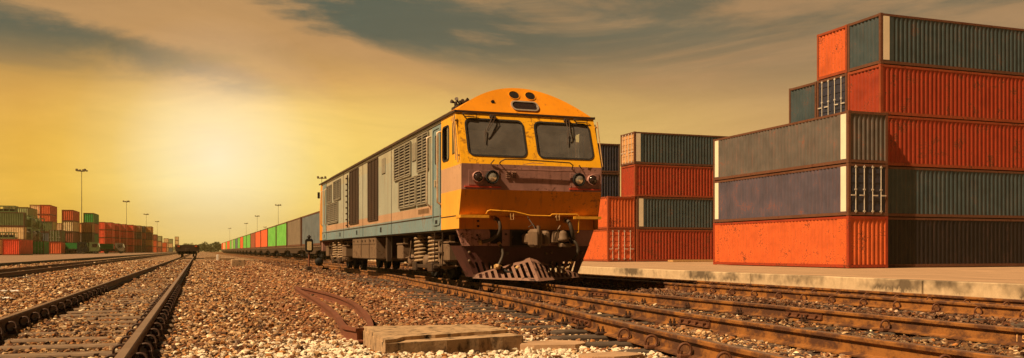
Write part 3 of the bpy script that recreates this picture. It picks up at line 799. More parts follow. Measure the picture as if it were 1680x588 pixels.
# ---------------------------------------------------------------- lorries in the yard
def lorry(px, d, label, cabcol, bedcol, load=None, L=9.):
    x, y = at(px, d)
    t = thing('parked_lorry', label, 'lorry', (x, y, zl), 0, 'lorries parked before the red wall')
    # travels towards +X; cab at the right end
    m = MB(); m.prism([(-.1, .6), (2.0, .6), (2.0, 1.5), (1.75, 2.6), (-.1, 2.7)], 'Y', -1.15, 1.15); m.build('cab', cabcol, t)
    m = MB(); m.prism([(1.99, 1.55), (2.03, 1.55), (1.80, 2.45), (1.76, 2.45)], 'Y', -1.0, 1.0)
    m.build('windscreen', 'darklens', t)
    m = MB(); m.box(.5, 1.5, -1.17, -1.155, 1.55, 2.35); m.build('side_window', 'darklens', t)
    m = MB(); m.box(-L, -.2, -1.2, 1.2, .95, 1.15); m.box(-L, 1.9, -.4, .4, .6, .94); m.build('load_bed', bedcol, t)
    m = MB(); m.box(1.9, 2.12, -1.15, 1.15, .45, .8, .03); m.build('bumper', 'black', t)
    for xx in (1.2, -L+1.0, -L+2.3, -2.2):
        m = MB()
        for s_ in (-1, 1): m.lathe((xx, s_*1.0, .5), [(.3, s_*-.15), (.5, s_*-.15), (.5, s_*.12), (.28, s_*.14), (.12, s_*.08)], 18, 'Y')
        m.build('wheel', 'rubber', t)
    if load:
        m = MB()
        m.box(-L+.2, -.6, -1.15, 1.15, 1.16, 2.5) if load == 'box' else m.prism([(-L+1, 1.16), (-.8, 1.16), (-1.2, 2.9), (-3, 3.4), (-5, 3.3), (-L+1.5, 2.2)], 'Y', -1, 1)
        m.build('load_body', 'green', t)
    return t
lorry(148, 205, 'dark green lorry with a boxy load, parked before the tan stack', 'darkgreen', 'black', 'box')
lorry(128, 200, 'black flatbed lorry left of the dark green lorry', 'black', 'under', None, 7.5)
lorry(190, 228, 'grey lorry parked before the red wall of containers', 'grey', 'black', 'box', 7.)

# ---------------------------------------------------------------- light masts
def mast(px, d, label, h=None):
    x, y = at(px, d)
    t = thing('light_mast', label, 'light mast', (x, y, 0), 0, 'tall floodlight masts')
    H = h
    m = MB(); m.tube([(0, 0, 0), (0, 0, H)], .14, 8, .07); m.build('pole', 'mast', t)
    m = MB(); m.lathe((0, 0, H-.4), [(.15, 0), (.9, .1), (.9, .18), (.2, .3)], 12)
    m.build('lamp_ring', 'mast', t)
    for k in range(6):
        a = k*math.pi/3+.3; m = MB()
        cx_, cy_ = 1.35*math.cos(a), 1.35*math.sin(a)
        m.box(cx_-.32, cx_+.32, cy_-.25, cy_+.25, H-.25, H+.15+.3*(k % 2), .06); m.build('floodlight', 'mast', t)
    return t
for px, d, top, lb in ((134, 264, 280, 'tallest looking floodlight mast on the left, rising from behind the green topped stack'), (207.5, 424, 331, 'second floodlight mast from the left, above the red wall'),
                   (240, 580, 352, 'third floodlight mast from the left, above the ochre container'), (258, 725, 364, 'faint fourth floodlight mast from the left, over the small distant stacks'),
                   (528, 292, 292, 'floodlight mast whose head shows just left of the locomotive rear'), (456.5, 464, 337, 'floodlight mast above the green train containers'),
                   (422, 610, 355, 'floodlight mast above the red train containers'), (404, 773, 367, 'floodlight mast left of the one above the red train containers'),
                   (377, 940, 375, 'faint farthest floodlight mast above the end of the train'), (435, 840, 373, 'faint floodlight mast low between two nearer ones above the train')):
    mast(px, d, lb, (412-top)*d/1450+CAMZ)

# ---------------------------------------------------------------- trees on the horizon
def tree(px, d, h, wd, label, seed):
    random.seed(seed); x, y = at(px, d)
    t = thing('distant_tree', label, 'tree', (x, y, -.05), 0, 'trees on the horizon')
    m = MB(); m.tube([(0, 0, 0), (.1, 0, h*.3), (.3, .1, h*.62)], h*.035, 7, h*.015)
    for k in range(4):
        a = k*1.6+random.random(); m.tube([(.1, 0, h*.3), (math.cos(a)*wd*.3, math.sin(a)*wd*.3, h*.65)], h*.016, 5, h*.006)
    m.build('trunk', 'bark', t)
    m = MB(); cl = [(random.uniform(-.5, .5)*wd, random.uniform(-.5, .5)*wd, h*random.uniform(.3, .85), random.uniform(.16, .3)*wd) for _ in range(11)]
    for k in range(1500):
        cx_, cy_, cz_, r = random.choice(cl); u = Vector((random.gauss(0, 1), random.gauss(0, 1), random.gauss(0, 1))).normalized()*r*random.uniform(.5, 1)
        p = Vector((cx_, cy_, cz_))+Vector((u.x, u.y, u.z*.8)); p.z = max(.3, p.z)
        a = Vector((random.gauss(0, 1), random.gauss(0, 1), random.gauss(0, 1))).normalized(); c = a.orthogonal().normalized(); s_ = random.uniform(.2, .5)
        m.add([p-a*s_, p+c*s_*.6, p+a*s_, p-c*s_*.6], [(0, 1, 2, 3)])
    m.build('crown', 'leaf', t, fixn=False); return t
TL = [(300, 900, 5, 9, 'low'), (309, 760, 7, 9, 'rounded'), (318, 820, 6.4, 12, 'broad'), (326, 640, 5.4, 9, 'small'), (331, 700, 5.0, 9, 'bushy'), (338, 560, 5.6, 7, 'compact'), (345, 520, 6, 8, 'tallest looking'), (352, 600, 5, 9, 'wide'), (358, 640, 5, 10, 'hazy'), (284, 1000, 6, 14, 'faint')]
for i, (px, d, h, wd, nm) in enumerate(TL):
    tree(px, d, h, wd, '%s tree on the horizon, %s from the left' % (nm, ordn[sorted(q[0] for q in TL).index(px)]), i+20)

# ---------------------------------------------------------------- locomotive
LOC = (6.03, 15.76, HEAD)
loco = thing('diesel_locomotive', 'weathered yellow and blue grey diesel locomotive with a maroon nose belt', 'locomotive', LOC)
W2 = 1.43; LEN = 20.3; RK = .38; ZC = 3.30; ZW = 2.28
def yr(z): return 0 if z < ZW else (z-ZW)*RK                # windscreen face rakes back
def SD(px, py, X=4.6):                                    # side elevation, survey column/row -> (y, z above rail)
    k = (px-840)/1450; Y = X*(CT-k*ST)/(ST+k*CT); d = CT*Y+ST*X
    return Y-15.76, .65+(412-py)/1450*d
def sd3(x, y, X=4.6): return SD(500+x/2.1, 180+y/2.1, X)
def roof_arc(n=18, w=W2, h=.60, z=ZC):
    return [(w*(2*i/n-1), z+h*(1-abs(2*i/n-1)**2.05)) for i in range(n+1)]
def rrect(x0, x1, z0, z1, r, n=5):
    pts = []
    for (cx_, cz_, a0) in ((x1-r, z0+r, -90), (x1-r, z1-r, 0), (x0+r, z1-r, 90), (x0+r, z0+r, 180)):
        for k in range(n+1):
            a = R(a0+90*k/n); pts.append((cx_+r*math.cos(a), cz_+r*math.sin(a)))
    return pts
def plate_hole(m, x0, x1, z0, z1, hole, P):
    """plate with a hole; P(x,z)->3D"""
    hx = sum(p[0] for p in hole)/len(hole); hz = sum(p[1] for p in hole)/len(hole)
    n = len(hole); outer = []; W_, H_ = x1-x0, z1-z0
    def per(q):                                             # position along the plate's outline, anticlockwise from (x0, z0)
        if abs(q[1]-z0) < 1e-6: return q[0]-x0
        if abs(q[0]-x1) < 1e-6: return W_+q[1]-z0
        if abs(q[1]-z1) < 1e-6: return W_+H_+x1-q[0]
        return 2*W_+H_+z1-q[1]
    for p in hole:
        dx, dz = p[0]-hx, p[1]-hz; t = 1e9
        if dx > 1e-6: t = min(t, (x1-hx)/dx)
        if dx < -1e-6: t = min(t, (x0-hx)/dx)
        if dz > 1e-6: t = min(t, (z1-hz)/dz)
        if dz < -1e-6: t = min(t, (z0-hz)/dz)
        outer.append((hx+dx*t, hz+dz*t))
    corners = [(0, (x0, z0)), (W_, (x1, z0)), (W_+H_, (x1, z1)), (2*W_+H_, (x0, z1))]; T_ = 2*(W_+H_)
    for i in range(n):
        j = (i+1) % n; a, c = per(outer[i]), per(outer[j]); d = (c-a) % T_
        ins = sorted([((k-a) % T_, q) for k, q in corners if 1e-6 < (k-a) % T_ < d-1e-6])
        loop = [hole[i], outer[i]]+[q for _, q in ins]+[outer[j], hole[j]]
        m.add([P(*q) for q in loop], [tuple(range(len(loop)))])
def ring_frame(m, outline, P, off0, off1, wd):
    """frame following an outline, width wd outward"""
    cx_ = sum(p[0] for p in outline)/len(outline); cz_ = sum(p[1] for p in outline)/len(outline); n = len(outline)
    ex = []
    for i, p in enumerate(outline):
        a, c = outline[i-1], outline[(i+1) % n]; tx, tz = c[0]-a[0], c[1]-a[1]; l = math.hypot(tx, tz) or 1
        ex.append((p[0]+tz/l*wd, p[1]-tx/l*wd))
    vs = [P(*p, off0) for p in outline]+[P(*p, off1) for p in outline]+[P(*p, off1) for p in ex]+[P(*p, off0) for p in ex]
    fs = []
    for q in range(4):
        for i in range(n): j = (i+1) % n; fs.append((q*n+i, q*n+j, ((q+1) % 4)*n+j, ((q+1) % 4)*n+i))
    m.add(vs, fs)
CY1 = 1.44                                                # end of the yellow cab side
DY1 = 2.16
# --- cab front
PF = lambda x, z, off=0: (x, yr(z)-off, z)
winL = rrect(-1.25, -.12, 2.46, 3.15, .10); winR = rrect(.15, 1.28, 2.46, 3.15, .10)
m = MB()
plate_hole(m, -W2, .015, ZW, ZC, winL, PF); plate_hole(m, .015, W2, ZW, ZC, winR, PF)
m.build('windscreen_surround', 'yellow', loco)
for wn in (winL, winR):
    m = MB(); ring_frame(m, wn, PF, -.02, .014, .032); fr_ = m.build('window_frame', 'rubber', loco)
    m = MB(); m.add([PF(p[0], p[1], -.012) for p in wn], [tuple(range(len(wn)))]); m.build('windscreen', 'glass', fr_)
# nose belt and wings of the livery
m = MB(); m.add([(-W2, 0, 1.80), (W2, 0, 1.80), (W2, 0, ZW), (-W2, 0, ZW)], [(0, 1, 2, 3)]); m.build('nose_belt', 'purple', loco)
m = MB()                                                   # peaked top edge of the belt, a thin applied strip
pk = [(-.75, 2.281), (-.42, 2.20), (-.2, 2.30), (.0, 2.335), (.2, 2.33), (.55, 2.22), (.85, 2.281)]
m.add([(x, yr(z)-.003, z) for x, z in pk]+[(x, -.003, 2.19) for x, z in pk], [(i, i+1, 7+i+1, 7+i) for i in range(6)])
m.build('belt_peak', 'purple', loco)
m = MB(); m.add([(-W2, 0, 1.80), (W2, 0, 1.80), (W2-.01, .15, 1.32), (-W2+.01, .15, 1.32)], [(0, 1, 2, 3)]); m.build('nose_skirt', 'yellow_low', loco)
# ledges at both lower corners, and recess
m = MB()
for s_ in (-1, 1):
    a, c = sorted((s_*1.44, s_*.88)); m.prism([(0.02, 1.27), (.02, 1.325), (.33, 1.325), (.33, 1.27)], 'X', a, c)
m.build('corner_ledge', 'yellowrail', loco)
m = MB(); m.add([(-W2+.02, .33, 1.06), (W2-.02, .33, 1.06), (W2-.02, .33, 1.33), (-W2+.02, .33, 1.33)], [(0, 1, 2, 3)])
m.add([(-W2+.02, .15, 1.319), (W2-.02, .15, 1.319), (W2-.02, .34, 1.319), (-W2+.02, .34, 1.319)], [(0, 1, 2, 3)])
m.build('apron', 'yellow_low', loco)
m = MB(); m.prism([(-1.42, 1.065), (1.42, 1.065), (1.30, .745), (-1.30, .745)], 'Y', .33, .42); m.build('buffer_beam', 'purple', loco)
# forehead: arched face leaning back to the roof
arc = roof_arc(24)
m = MB(); n = len(arc); ybase = yr(ZC)
def fy(z): return ybase+.0+(z-ZC)*.75
mid = [(x, ZC, 0) for x, z in arc]
m.add([(x, ybase-.0, ZC) for x, z in arc]+[(x, fy(z), z) for x, z in arc], [(i, i+1, n+i+1, n+i) for i in range(n-1)])
# short cab roof from forehead back
m.add([(x, fy(z), z) for x, z in arc]+[(x, 1.5, z) for x, z in arc], [(i, i+1, n+i+1, n+i) for i in range(n-1)], True)
m.build('cab_roof', 'forehead', loco)
m = MB(); m.prism([(ybase-.035, ZC-.015), (ybase-.035, ZC+.02), (ybase+.02, ZC+.03), (ybase+.02, ZC-.02)], 'X', -W2-.02, W2+.02)
for s_ in (-1, 1): m.box(s_*(W2+.001), s_*(W2+.03), ybase-.03, LEN-.02, ZC-.02, ZC+.025)
m.build('rain_gutter', 'under', loco)
# --- cab sides with open window holes
for s_ in (-1, 1):
    PS = lambda y, z, off=0, s_=s_: (s_*(W2+off), y, z)
    m = MB()
    win = rrect(.86, 1.30, 2.44, 3.08, .07)
    plate_hole(m, .70, CY1, ZW, ZC, win, PS)
    # raked front piece and the lower wall
    m.add([PS(0, ZW), PS(.70, ZW), PS(.70, ZC), PS(ybase, ZC)], [(0, 1, 2, 3)])
    m.add([PS(0, 1.8), PS(CY1, 1.8), PS(CY1, ZW), PS(0, ZW)], [(0, 1, 2, 3)])
    m.add([PS(.15, 1.32), PS(CY1, 1.32), PS(CY1, 1.8), PS(0, 1.8)], [(0, 1, 2, 3)])
    m.add([PS(.15, 1.07), PS(CY1, 1.07), PS(CY1, 1.32), PS(.15, 1.32)], [(0, 1, 2, 3)])
    m.build('cab_side', 'cabside', loco)
    m = MB(); ring_frame(m, win, PS, -.02, .012, .03); fr_ = m.build('window_frame', 'rubber', loco)
    # sliding pane half open
    hw_ = [(p[0], p[1]) for p in rrect(.86, 1.05, 2.44, 3.08, .05)]
    m = MB(); m.add([PS(p[0], p[1], -.012) for p in hw_], [tuple(range(len(hw_)))]); m.build('pane', 'glass', fr_)
    q = [(.42, 2.52), (.60, 2.50), (.60, 3.10), (.50, 3.12), (.42, 2.9)]
    m = MB(); m.prism(q, 'X', s_*(W2+.001), s_*(W2+.012)); m.build('quarter_window', 'darklens', loco)
    m = MB(); m.tube([(s_*(W2+.05), .05, 2.30), (s_*(W2+.05), ybase-.08, 3.22)], .012, 6); m.tube([(s_*(W2+.05), .20, 2.36), (s_*(W2+.05), ybase+.02, 3.18)], .012, 6)
    m.box(s_*(W2+.002), s_*(W2+.06), .08, .12, 2.42, 2.45); m.box(s_*(W2+.002), s_*(W2+.06), .30, .34, 3.1, 3.13)
    m.build('cab_handrail', 'lip', loco)
    # seam line along cab bottom
    m = MB(); m.box(s_*(W2+.001), s_*(W2+.008), .15, CY1, 1.31, 1.325); m.build('seam_strip', 'under', loco)
# interior: floor, rear bulkhead, desk, seats
m = MB(); m.box(-W2+.03, W2-.03, .2, 2.0, 1.6, 1.66); m.box(-W2+.03, W2-.03, 2.3, 2.35, 1.66, 3.28); m.box(-W2+.03, W2-.03, .55, 2.3, 3.23, 3.27)
m.build('cab_interior', 'interior', loco)
m = MB(); m.prism([(.12, 1.9), (.12, 2.40), (.35, 2.46), (.75, 2.36), (.75, 1.9)], 'X', -1.3, 1.3); m.box(-.9, -.4, .3, .6, 2.42, 2.62, .03); m.box(.5, .8, .35, .6, 2.42, 2.58, .03)
m.build('driver_desk', 'seat', loco)
for sx in (-.75, .75):
    m = MB(); m.box(sx-.22, sx+.22, 1.2, 1.6, 2.0, 2.12, .03); m.box(sx-.22, sx+.22, 1.58, 1.68, 2.12, 2.75, .04); m.cyl((sx, 1.4, 1.66), (0, 0, 1), .06, .35, 8); m.build('driver_seat', 'seat', loco)
# --- main body shell
m = MB(); bx = W2-.006
sec = [(-bx, 1.07), (-bx, ZC)]+[(x*bx/W2, z-.012) for x, z in arc[1:-1]]+[(bx, ZC), (bx, 1.07)]
ns = len(sec)
side_vs = []
for s_ in (-1, 1):
    m.add([(s_*bx, DY1, 1.07), (s_*bx, LEN-.75, 1.07), (s_*bx, LEN-.75, ZC), (s_*bx, DY1, ZC)], [(0, 1, 2, 3)])
    m.add([(s_*bx, CY1, 3.2), (s_*bx, DY1, 3.2), (s_*bx, DY1, ZC), (s_*bx, CY1, ZC)], [(0, 1, 2, 3)])
m.build('body_side', 'body', loco)
m = MB(); ra = [(x*bx/W2, z-.012) for x, z in arc]
m.add([(x, 1.48, z) for x, z in ra]+[(x, LEN-.45, z) for x, z in ra], [(i, i+1, n+i+1, n+i) for i in range(n-1)], True)
for k in range(22):
    y = 2.2+k*.82
    m.add([(x, y, z+.012) for x, z in ra]+[(x, y+.05, z+.012) for x, z in ra]+[(x, y-.0, z) for x, z in ra]+[(x, y+.05, z) for x, z in ra],
          [f for i in range(n-1) for f in ((i, i+1, n+i+1, n+i), (i, i+1, 2*n+i+1, 2*n+i), (n+i, n+i+1, 3*n+i+1, 3*n+i))])
m.build('roof', 'roof', loco)
m = MB(); m.box(-W2+.03, W2-.03, .4, LEN-.02, 1.04, 1.10); m.build('frame_plate', 'under', loco)
# rear cab (yellow end)
m = MB()
for s_ in (-1, 1): m.add([(s_*bx, LEN-.75, 1.07), (s_*bx, LEN, 1.07), (s_*bx, LEN, 2.28), (s_*bx, LEN-.38, ZC), (s_*bx, LEN-.75, ZC)], [(0, 1, 2, 3, 4)])
m.add([(-bx, LEN, 1.07), (bx, LEN, 1.07), (bx, LEN, 2.28), (-bx, LEN, 2.28)], [(0, 1, 2, 3)])
m.add([(-bx, LEN, 2.28), (bx, LEN, 2.28), (bx, LEN-.38, ZC), (-bx, LEN-.38, ZC)], [(0, 1, 2, 3)])
m.add([(x, LEN-.38, ZC) for x, z in ra]+[(x, LEN-.38-(z-ZC)*.75, z) for x, z in ra], [(i, i+1, n+i+1, n+i) for i in range(n-1)])
m.build('rear_cab', 'yellow_low', loco)
m = MB(); m.box(-W2-.09, -W2, LEN-.12, LEN-.05, 2.75, 3.0, .01); m.build('mirror', 'black', loco)
# --- left and right side fittings
def side_panel(x0, y0, x1, y1):
    a = sd3(x0, (y0), ); c = sd3(x1, y1); return a[0], c[0], a[1], c[1]
def louvre(s_, ya, yb, z0, z1, cols=2, pitch=.062):
    ya, yb = min(ya, yb), max(ya, yb)
    fr_ = MB(); fr_.box(s_*(W2-.004), s_*(W2+.002), ya, yb, z0, z1)
    o = fr_.build('louvre_panel', 'intake', loco)
    m = MB(); wcol = (yb-ya)/cols
    for c in range(cols):
        a, d = ya+c*wcol+.03, ya+(c+1)*wcol-.03; nz = int((z1-z0)/pitch)
        for k in range(nz):
            z = z0+(k+.5)*(z1-z0)/nz
            m.add([(s_*(W2+.002), a, z+.02), (s_*(W2+.002), d, z+.02), (s_*(W2+.03), d, z-.016), (s_*(W2+.03), a, z-.016)], [(0, 1, 2, 3)])
    for c in range(cols+1): m.box(s_*(W2+.002), s_*(W2+.032), ya+c*wcol-.03, ya+c*wcol+.03, z0-.01, z1+.01)
    m.box(s_*(W2+.002), s_*(W2+.031), ya, yb, z1, z1+.03); m.box(s_*(W2+.002), s_*(W2+.031), ya, yb, z0-.03, z0)
    m.build('slat', 'louver', o)
for s_ in (-1, 1):
    louvre(s_, 2.45, 3.42, 2.40, 3.16, 2); louvre(s_, 4.10, 5.85, 2.40, 3.14, 3)
    louvre(s_, 2.60, 3.50, 1.68, 2.30, 2); louvre(s_, 3.62, 5.30, 1.68, 2.30, 3)
    louvre(s_, 14.7, 16.3, 2.46, 3.10, 2); louvre(s_, 16.9, 18.0, 2.46, 3.05, 2); louvre(s_, 15.3, 18.0, 1.68, 2.36, 3)
    for (ya, yb, cols) in ((8.05, 9.5, 3), (11.15, 12.75, 3)):
        m = MB(); wc_ = (yb-ya)/cols
        m.box(s_*(W2-.004), s_*(W2+.003), ya, yb, 1.52, 3.16)
        o = m.build('engine_door', 'intake', loco)
        m = MB()
        for c in range(cols+1): m.box(s_*(W2+.003), s_*(W2+.022), ya+c*wc_-.025, ya+c*wc_+.025, 1.5, 3.18)
        m.box(s_*(W2+.003), s_*(W2+.021), ya, yb, 3.165, 3.2); m.box(s_*(W2+.003), s_*(W2+.021), ya, yb, 1.49, 1.515)
        for c in range(cols):
            for k in range(30): z = 1.55+k*.053; m.box(s_*(W2+.003), s_*(W2+.010), ya+c*wc_+.04, ya+(c+1)*wc_-.04, z, z+.018)
        m.build('grille_frame', 'under', o)
    for (ya, yb, z0, z1) in ((3.62, 3.98, 2.68, 3.08), (7.06, 7.5, 2.68, 3.08)):
        m = MB(); m.box(s_*(W2-.004), s_*(W2+.012), ya, yb, z0, z1, .008); m.build('access_panel', 'louver', loco)
    # body seams
    m = MB(); m.box(s_*(W2-.004), s_*(W2+.006), CY1, LEN-.75, 1.345, 1.362)
    for y in (6.3, 10.4, 14.1, 18.3): m.box(s_*(W2-.004), s_*(W2+.003), y, y+.012, 1.08, ZC-.03)
    m.box(s_*(W2-.004), s_*(W2+.006), CY1, LEN-.75, ZC-.09, ZC-.075)
    m.build('seam_strip', 'under', loco)
    # steps / vents cut in the sill
    m = MB()
    for y in (1.75, 7.6, 11.4, 14.8, 18.8): m.box(s_*(W2-.004), s_*(W2+.004), y, y+.16, 1.15, 1.28)
    m.build('sill_vent', 'black', loco)
    m = MB(); 
    for k in range(9): m.box(s_*(W2-.002), s_*(W2+.010), 2.45+k*.11, 2.50+k*.11, 1.46, 1.56)
    m.build('row_vent', 'roof', loco)
    # side door
    m = MB(); plate_hole(m, CY1, DY1+.01, 1.07, 3.22, rrect(CY1+.2, DY1-.2, 2.42, 3.02, .07), lambda y, z, s_=s_: (s_*(W2-.002), y, z)); dr = m.build('cab_door', 'door_blue', loco)
    m = MB(); ring_frame(m, rrect(CY1+.09, DY1-.09, 1.2, 3.14, .08), lambda y, z, off, s_=s_: (s_*(W2+off), y, z), .003, .014, .03); m.build('door_frame', 'door_blue', dr)
    wq = rrect(CY1+.2, DY1-.2, 2.42, 3.02, .07); m = MB(); m.add([(s_*(W2-.012), p[0], p[1]) for p in wq], [tuple(range(len(wq)))]); m.build('door_window', 'glass', dr)
    m = MB(); m.prism(rrect(CY1+.35, CY1+.42, 1.95, 2.10, .02), 'X', s_*(W2+.003), s_*(W2+.04)); m.build('door_handle', 'handrail', dr)
    for y in (CY1-.03+.05, DY1+.14):
        m = MB(); x = s_*(W2+.075)
        m.tube([(s_*W2, y, 3.05), (x, y, 3.02), (x, y, 2.9), (x, y, 1.75), (x, y, 1.63), (s_*W2, y, 1.58)], .020, 8); m.build('grab_rail', 'handrail', loco)
    # rear door
    m = MB(); m.box(s_*(W2-.01), s_*(W2+.004), 18.35, 19.2, 1.10, 3.2); dr = m.build('cab_door', 'door_blue', loco)
    m = MB(); m.prism(rrect(18.55, 19.0, 2.4, 3.0, .07), 'X', s_*(W2+.003), s_*(W2+.01)); m.build('door_window', 'darklens', dr)
    for y in (18.28, 19.3):
        m = MB(); x = s_*(W2+.075)
        m.tube([(s_*W2, y, 3.0), (x, y, 2.97), (x, y, 1.7), (s_*W2, y, 1.6)], .018, 8); m.build('grab_rail', 'handrail', loco)
    m = MB(); x = s_*(W2+.05)
    m.tube([(x, 12.95, 3.1), (x, 12.95, 1.4)], .02, 6)
    for k in range(9): m.box(x-.05, x+.02, 12.9, 13.05, 1.45+k*.19, 1.49+k*.19)
    m.build('hinge_rod', 'under', loco)
# --- number light, vents, marker
m = MB(); ov = rrect(-.27, .25, 3.42, 3.58, .078, 7); OF = lambda x, z, off=0: (x, fy(z)-off, z)
def oval_P(x, z, off): return (x+.03, fy(z)-off, z)
ring_frame(m, ov, oval_P, -.01, .035, .028); fo = m.build('number_light', 'chrome', loco)
m = MB(); m.add([oval_P(p[0], p[1], .012) for p in ov], [tuple(range(len(ov)))]); m.build('lens', 'darklens', fo)
for cx_ in (-.14, .20):
    circ = [(cx_+.105*math.cos(2*math.pi*k/20), 3.735+.085*math.sin(2*math.pi*k/20)) for k in range(20)]
    m = MB(); ring_frame(m, circ, lambda x, z, off: (x, fy(z)-off, z), -.005, .018, .012)
    fo = m.build('round_vent', 'forehead', loco)
    m = MB(); m.add([(p[0], fy(p[1])-.004, p[1]) for p in circ], [tuple(range(20))]); m.build('vent_hole', 'black', fo)
    m = MB()
    for k in range(-2, 3):
        z = 3.735+k*.032; hw_ = .1*math.sqrt(max(.05, 1-(k*.032/.085)**2)); m.box(cx_-hw_, cx_+hw_, fy(z)-.012, fy(z)-.005, z-.0035, z+.0035)
    for k in range(-2, 3): x = cx_+k*.038; m.add([(x-.003, fy(3.67)-.012, 3.67), (x+.003, fy(3.67)-.012, 3.67), (x+.003, fy(3.80)-.012, 3.80), (x-.003, fy(3.80)-.012, 3.80)], [(0, 1, 2, 3)])
    m.build('vent_mesh', 'under', fo)
m = MB(); m.lathe((-.63, fy(3.55)-.03, 3.55), [(.035, 0), (.035, .06)], 10, 'Y'); m.build('vent_hole', 'black', loco)
# --- grab handles over the windows, wipers
for x in (-1.18, 1.12):
    m = MB(); z = 3.225; y = yr(z)-.03
    m.tube([(x-.13, y+.03, z+.03), (x-.12, y-.02, z+.03), (x-.02, y-.03, z+.035), (x+.15, y-.02, z+.03), (x+.16, y+.03, z-.02), (x+.10, y-.03, z-.03), (x-.09, y-.02, z-.025), (x-.13, y, z+.02)], .010, 6)
    m.build('step_bar', 'under', loco)
for (x, x2, z2) in ((-.72, -.96, 2.70), (.82, .74, 2.72)):
    m = MB(); P_ = lambda x, z, o: (x, yr(z)-o, z)
    m.tube([P_(x, 3.24, .0), P_(x, 3.24, .06), P_(x-.02, 3.19, .07), P_(x2+.08, 2.92, .06), P_(x2+.06, 2.85, .04)], .010, 6)
    m.tube([P_(x+.05, 3.24, .05), P_(x+.04, 3.18, .07), P_(x2+.12, 2.93, .05)], .007, 6)
    m.tube([P_(x2+.07, 2.97, .03), P_(x2+.03, z2, .02)], .009, 6); m.box(x-.05, x+.07, yr(3.22)-.06, yr(3.22), 3.2, 3.26, .01)
    m.build('wiper', 'under', loco)
# --- handrail under the windows
m = MB(); z = 2.33
m.tube([(-.68, -.0, 2.30), (-.68, -.08, 2.33), (-.60, -.09, 2.37), (-.3, -.09, 2.375), (.72, -.09, 2.345), (.79, -.08, 2.30), (.80, 0, 2.24)], .012, 8)
m.build('front_handrail', 'under', loco)
m = MB(); m.tube([(-.86, -.01, 2.28), (-.80, -.05, 2.36)], .01, 6); m.tube([(1.0, -.01, 2.25), (.93, -.05, 2.31)], .01, 6); m.build('lamp_bracket', 'under', loco)
# --- headlight clusters
for s_, xb, xd in ((-1, -.84, -1.12), (1, .93, 1.22)):
    m = MB(); m.box(min(xb, xd)-.17, max(xb, xd)+.15, -.012, -.001, 1.88, 2.16, .004); cl = m.build('headlight_plate', 'purple', loco)
    m = MB(); m.lathe((xb, -.012, 2.03), [(.128, 0), (.132, -.05), (.125, -.07), (.108, -.07), (.10, -.03)], 24, 'Y'); hb = m.build('headlight', 'black', loco)
    m = MB(); m.lathe((xb, -.05, 2.03), [(.1, 0), (.09, -.018), (.05, -.032), (.005, -.036)], 24, 'Y'); m.build('lens', 'lens', hb)
    m = MB(); m.lathe((xd, -.012, 2.03), [(.108, 0), (.11, -.045), (.102, -.06), (.088, -.06), (.085, -.03)], 24, 'Y'); hb = m.build('tail_light', 'purple', loco)
    m = MB(); m.lathe((xd, -.04, 2.03), [(.085, 0), (.075, -.035), (.045, -.06), (.005, -.07)], 24, 'Y'); m.build('lens', 'darklens', hb)
    m = MB(); a, c = (-1.37, -.66) if s_ < 0 else (.74, 1.40)
    m.box(a, c, -.045, -.001, 1.835, 1.858); m.build('red_ledge', 'redline', loco)
m = MB()
for cx_ in (-.52, -.40):
    for k in range(4): z = 2.03+k*.035; m.add([(cx_-.045, -.002, z+.02), (cx_+.045, -.002, z+.02), (cx_+.045, -.022, z), (cx_-.045, -.022, z)], [(0, 1, 2, 3)])
m.build('nose_louvre', 'plow', loco)
# --- yellow pipe rail over the apron
m = MB()
m.tube([(-.92, .33, 1.30), (-.92, .06, 1.36), (-.90, .04, 1.40), (-.86, .04, 1.415), (-.38, .04, 1.395), (-.05, .04, 1.325), (.36, .04, 1.32), (.40, .04, 1.355), (.93, .04, 1.36), (.965, .04, 1.33), (.965, .04, 1.02), (.96, .3, .98)], .014, 8)
m.build('pipe_rail', 'yellowrail', loco)
m = MB()
for x in (-.42, .52): m.box(x-.02, x+.02, .03, .32, 1.30, 1.33); m.tube([(x-.03, .03, 1.36), (x-.03, .02, 1.24), (x+.03, .02, 1.24), (x+.03, .03, 1.36)], .009, 6)
m.build('hook_bracket', 'lip', loco)
# --- lower plates and plough
def slotted(m, P, u0, u1, nslot, lo, hi, fr=.45):
    """surface P(u,v) with vertical slots between v=lo..hi"""
    st = (u1-u0)/nslot; us = [u0]
    for k in range(nslot): c = u0+(k+.5)*st; us += [c-st*fr/2, c+st*fr/2]
    us.append(u1)
    for i in range(len(us)-1):
        a, c = us[i], us[i+1]; slot = i % 2 == 1
        rows = [(0, lo), (hi, 1)] if slot else [(0, lo), (lo, hi), (hi, 1)]
        for (v0, v1) in rows: m.add([P(a, v0), P(c, v0), P(c, v1), P(a, v1)], [(0, 1, 2, 3)])
def low_plate(u, v):                                       # u -1..1 across, v 0..1 up
    half = 1.06+.26*v; return (u*half, .36, .15+.60*v)
m = MB(); slotted(m, low_plate, -.93, -.38, 5, .12, .48, .4); slotted(m, low_plate, .38, .93, 5, .12, .48, .4)
m.add([low_plate(-.38, 0), low_plate(.38, 0), low_plate(.38, 1), low_plate(-.38, 1)], [(0, 1, 2, 3)])
for s_ in (-1, 1): m.add([low_plate(s_*.93, 0), low_plate(s_, 0), low_plate(s_, 1), low_plate(s_*.93, 1)], [(0, 1, 2, 3)])
for s_ in (-1, 1):                                          # returning sides
    m.add([low_plate(s_, 0), low_plate(s_, 1), (s_*1.38, .95, .75), (s_*1.12, .75, .15)], [(0, 1, 2, 3)])
lp = m.build('guard_plate', 'maroon', loco)
m = MB()
for s_ in (-1, 1):
    for (x, z) in ((1.17, .62), (1.17, .46), (.52, .62), (.52, .42), (.40, .60)): m.lathe((s_*x, .355, z), [(.03, 0), (.028, -.02), (.01, -.026)], 8, 'Y')
m.box(-1.33, -.25, .352, .365, .755, .775); m.box(.25, 1.33, .352, .365, .755, .775)
m.build('bolt', 'underlight', lp)
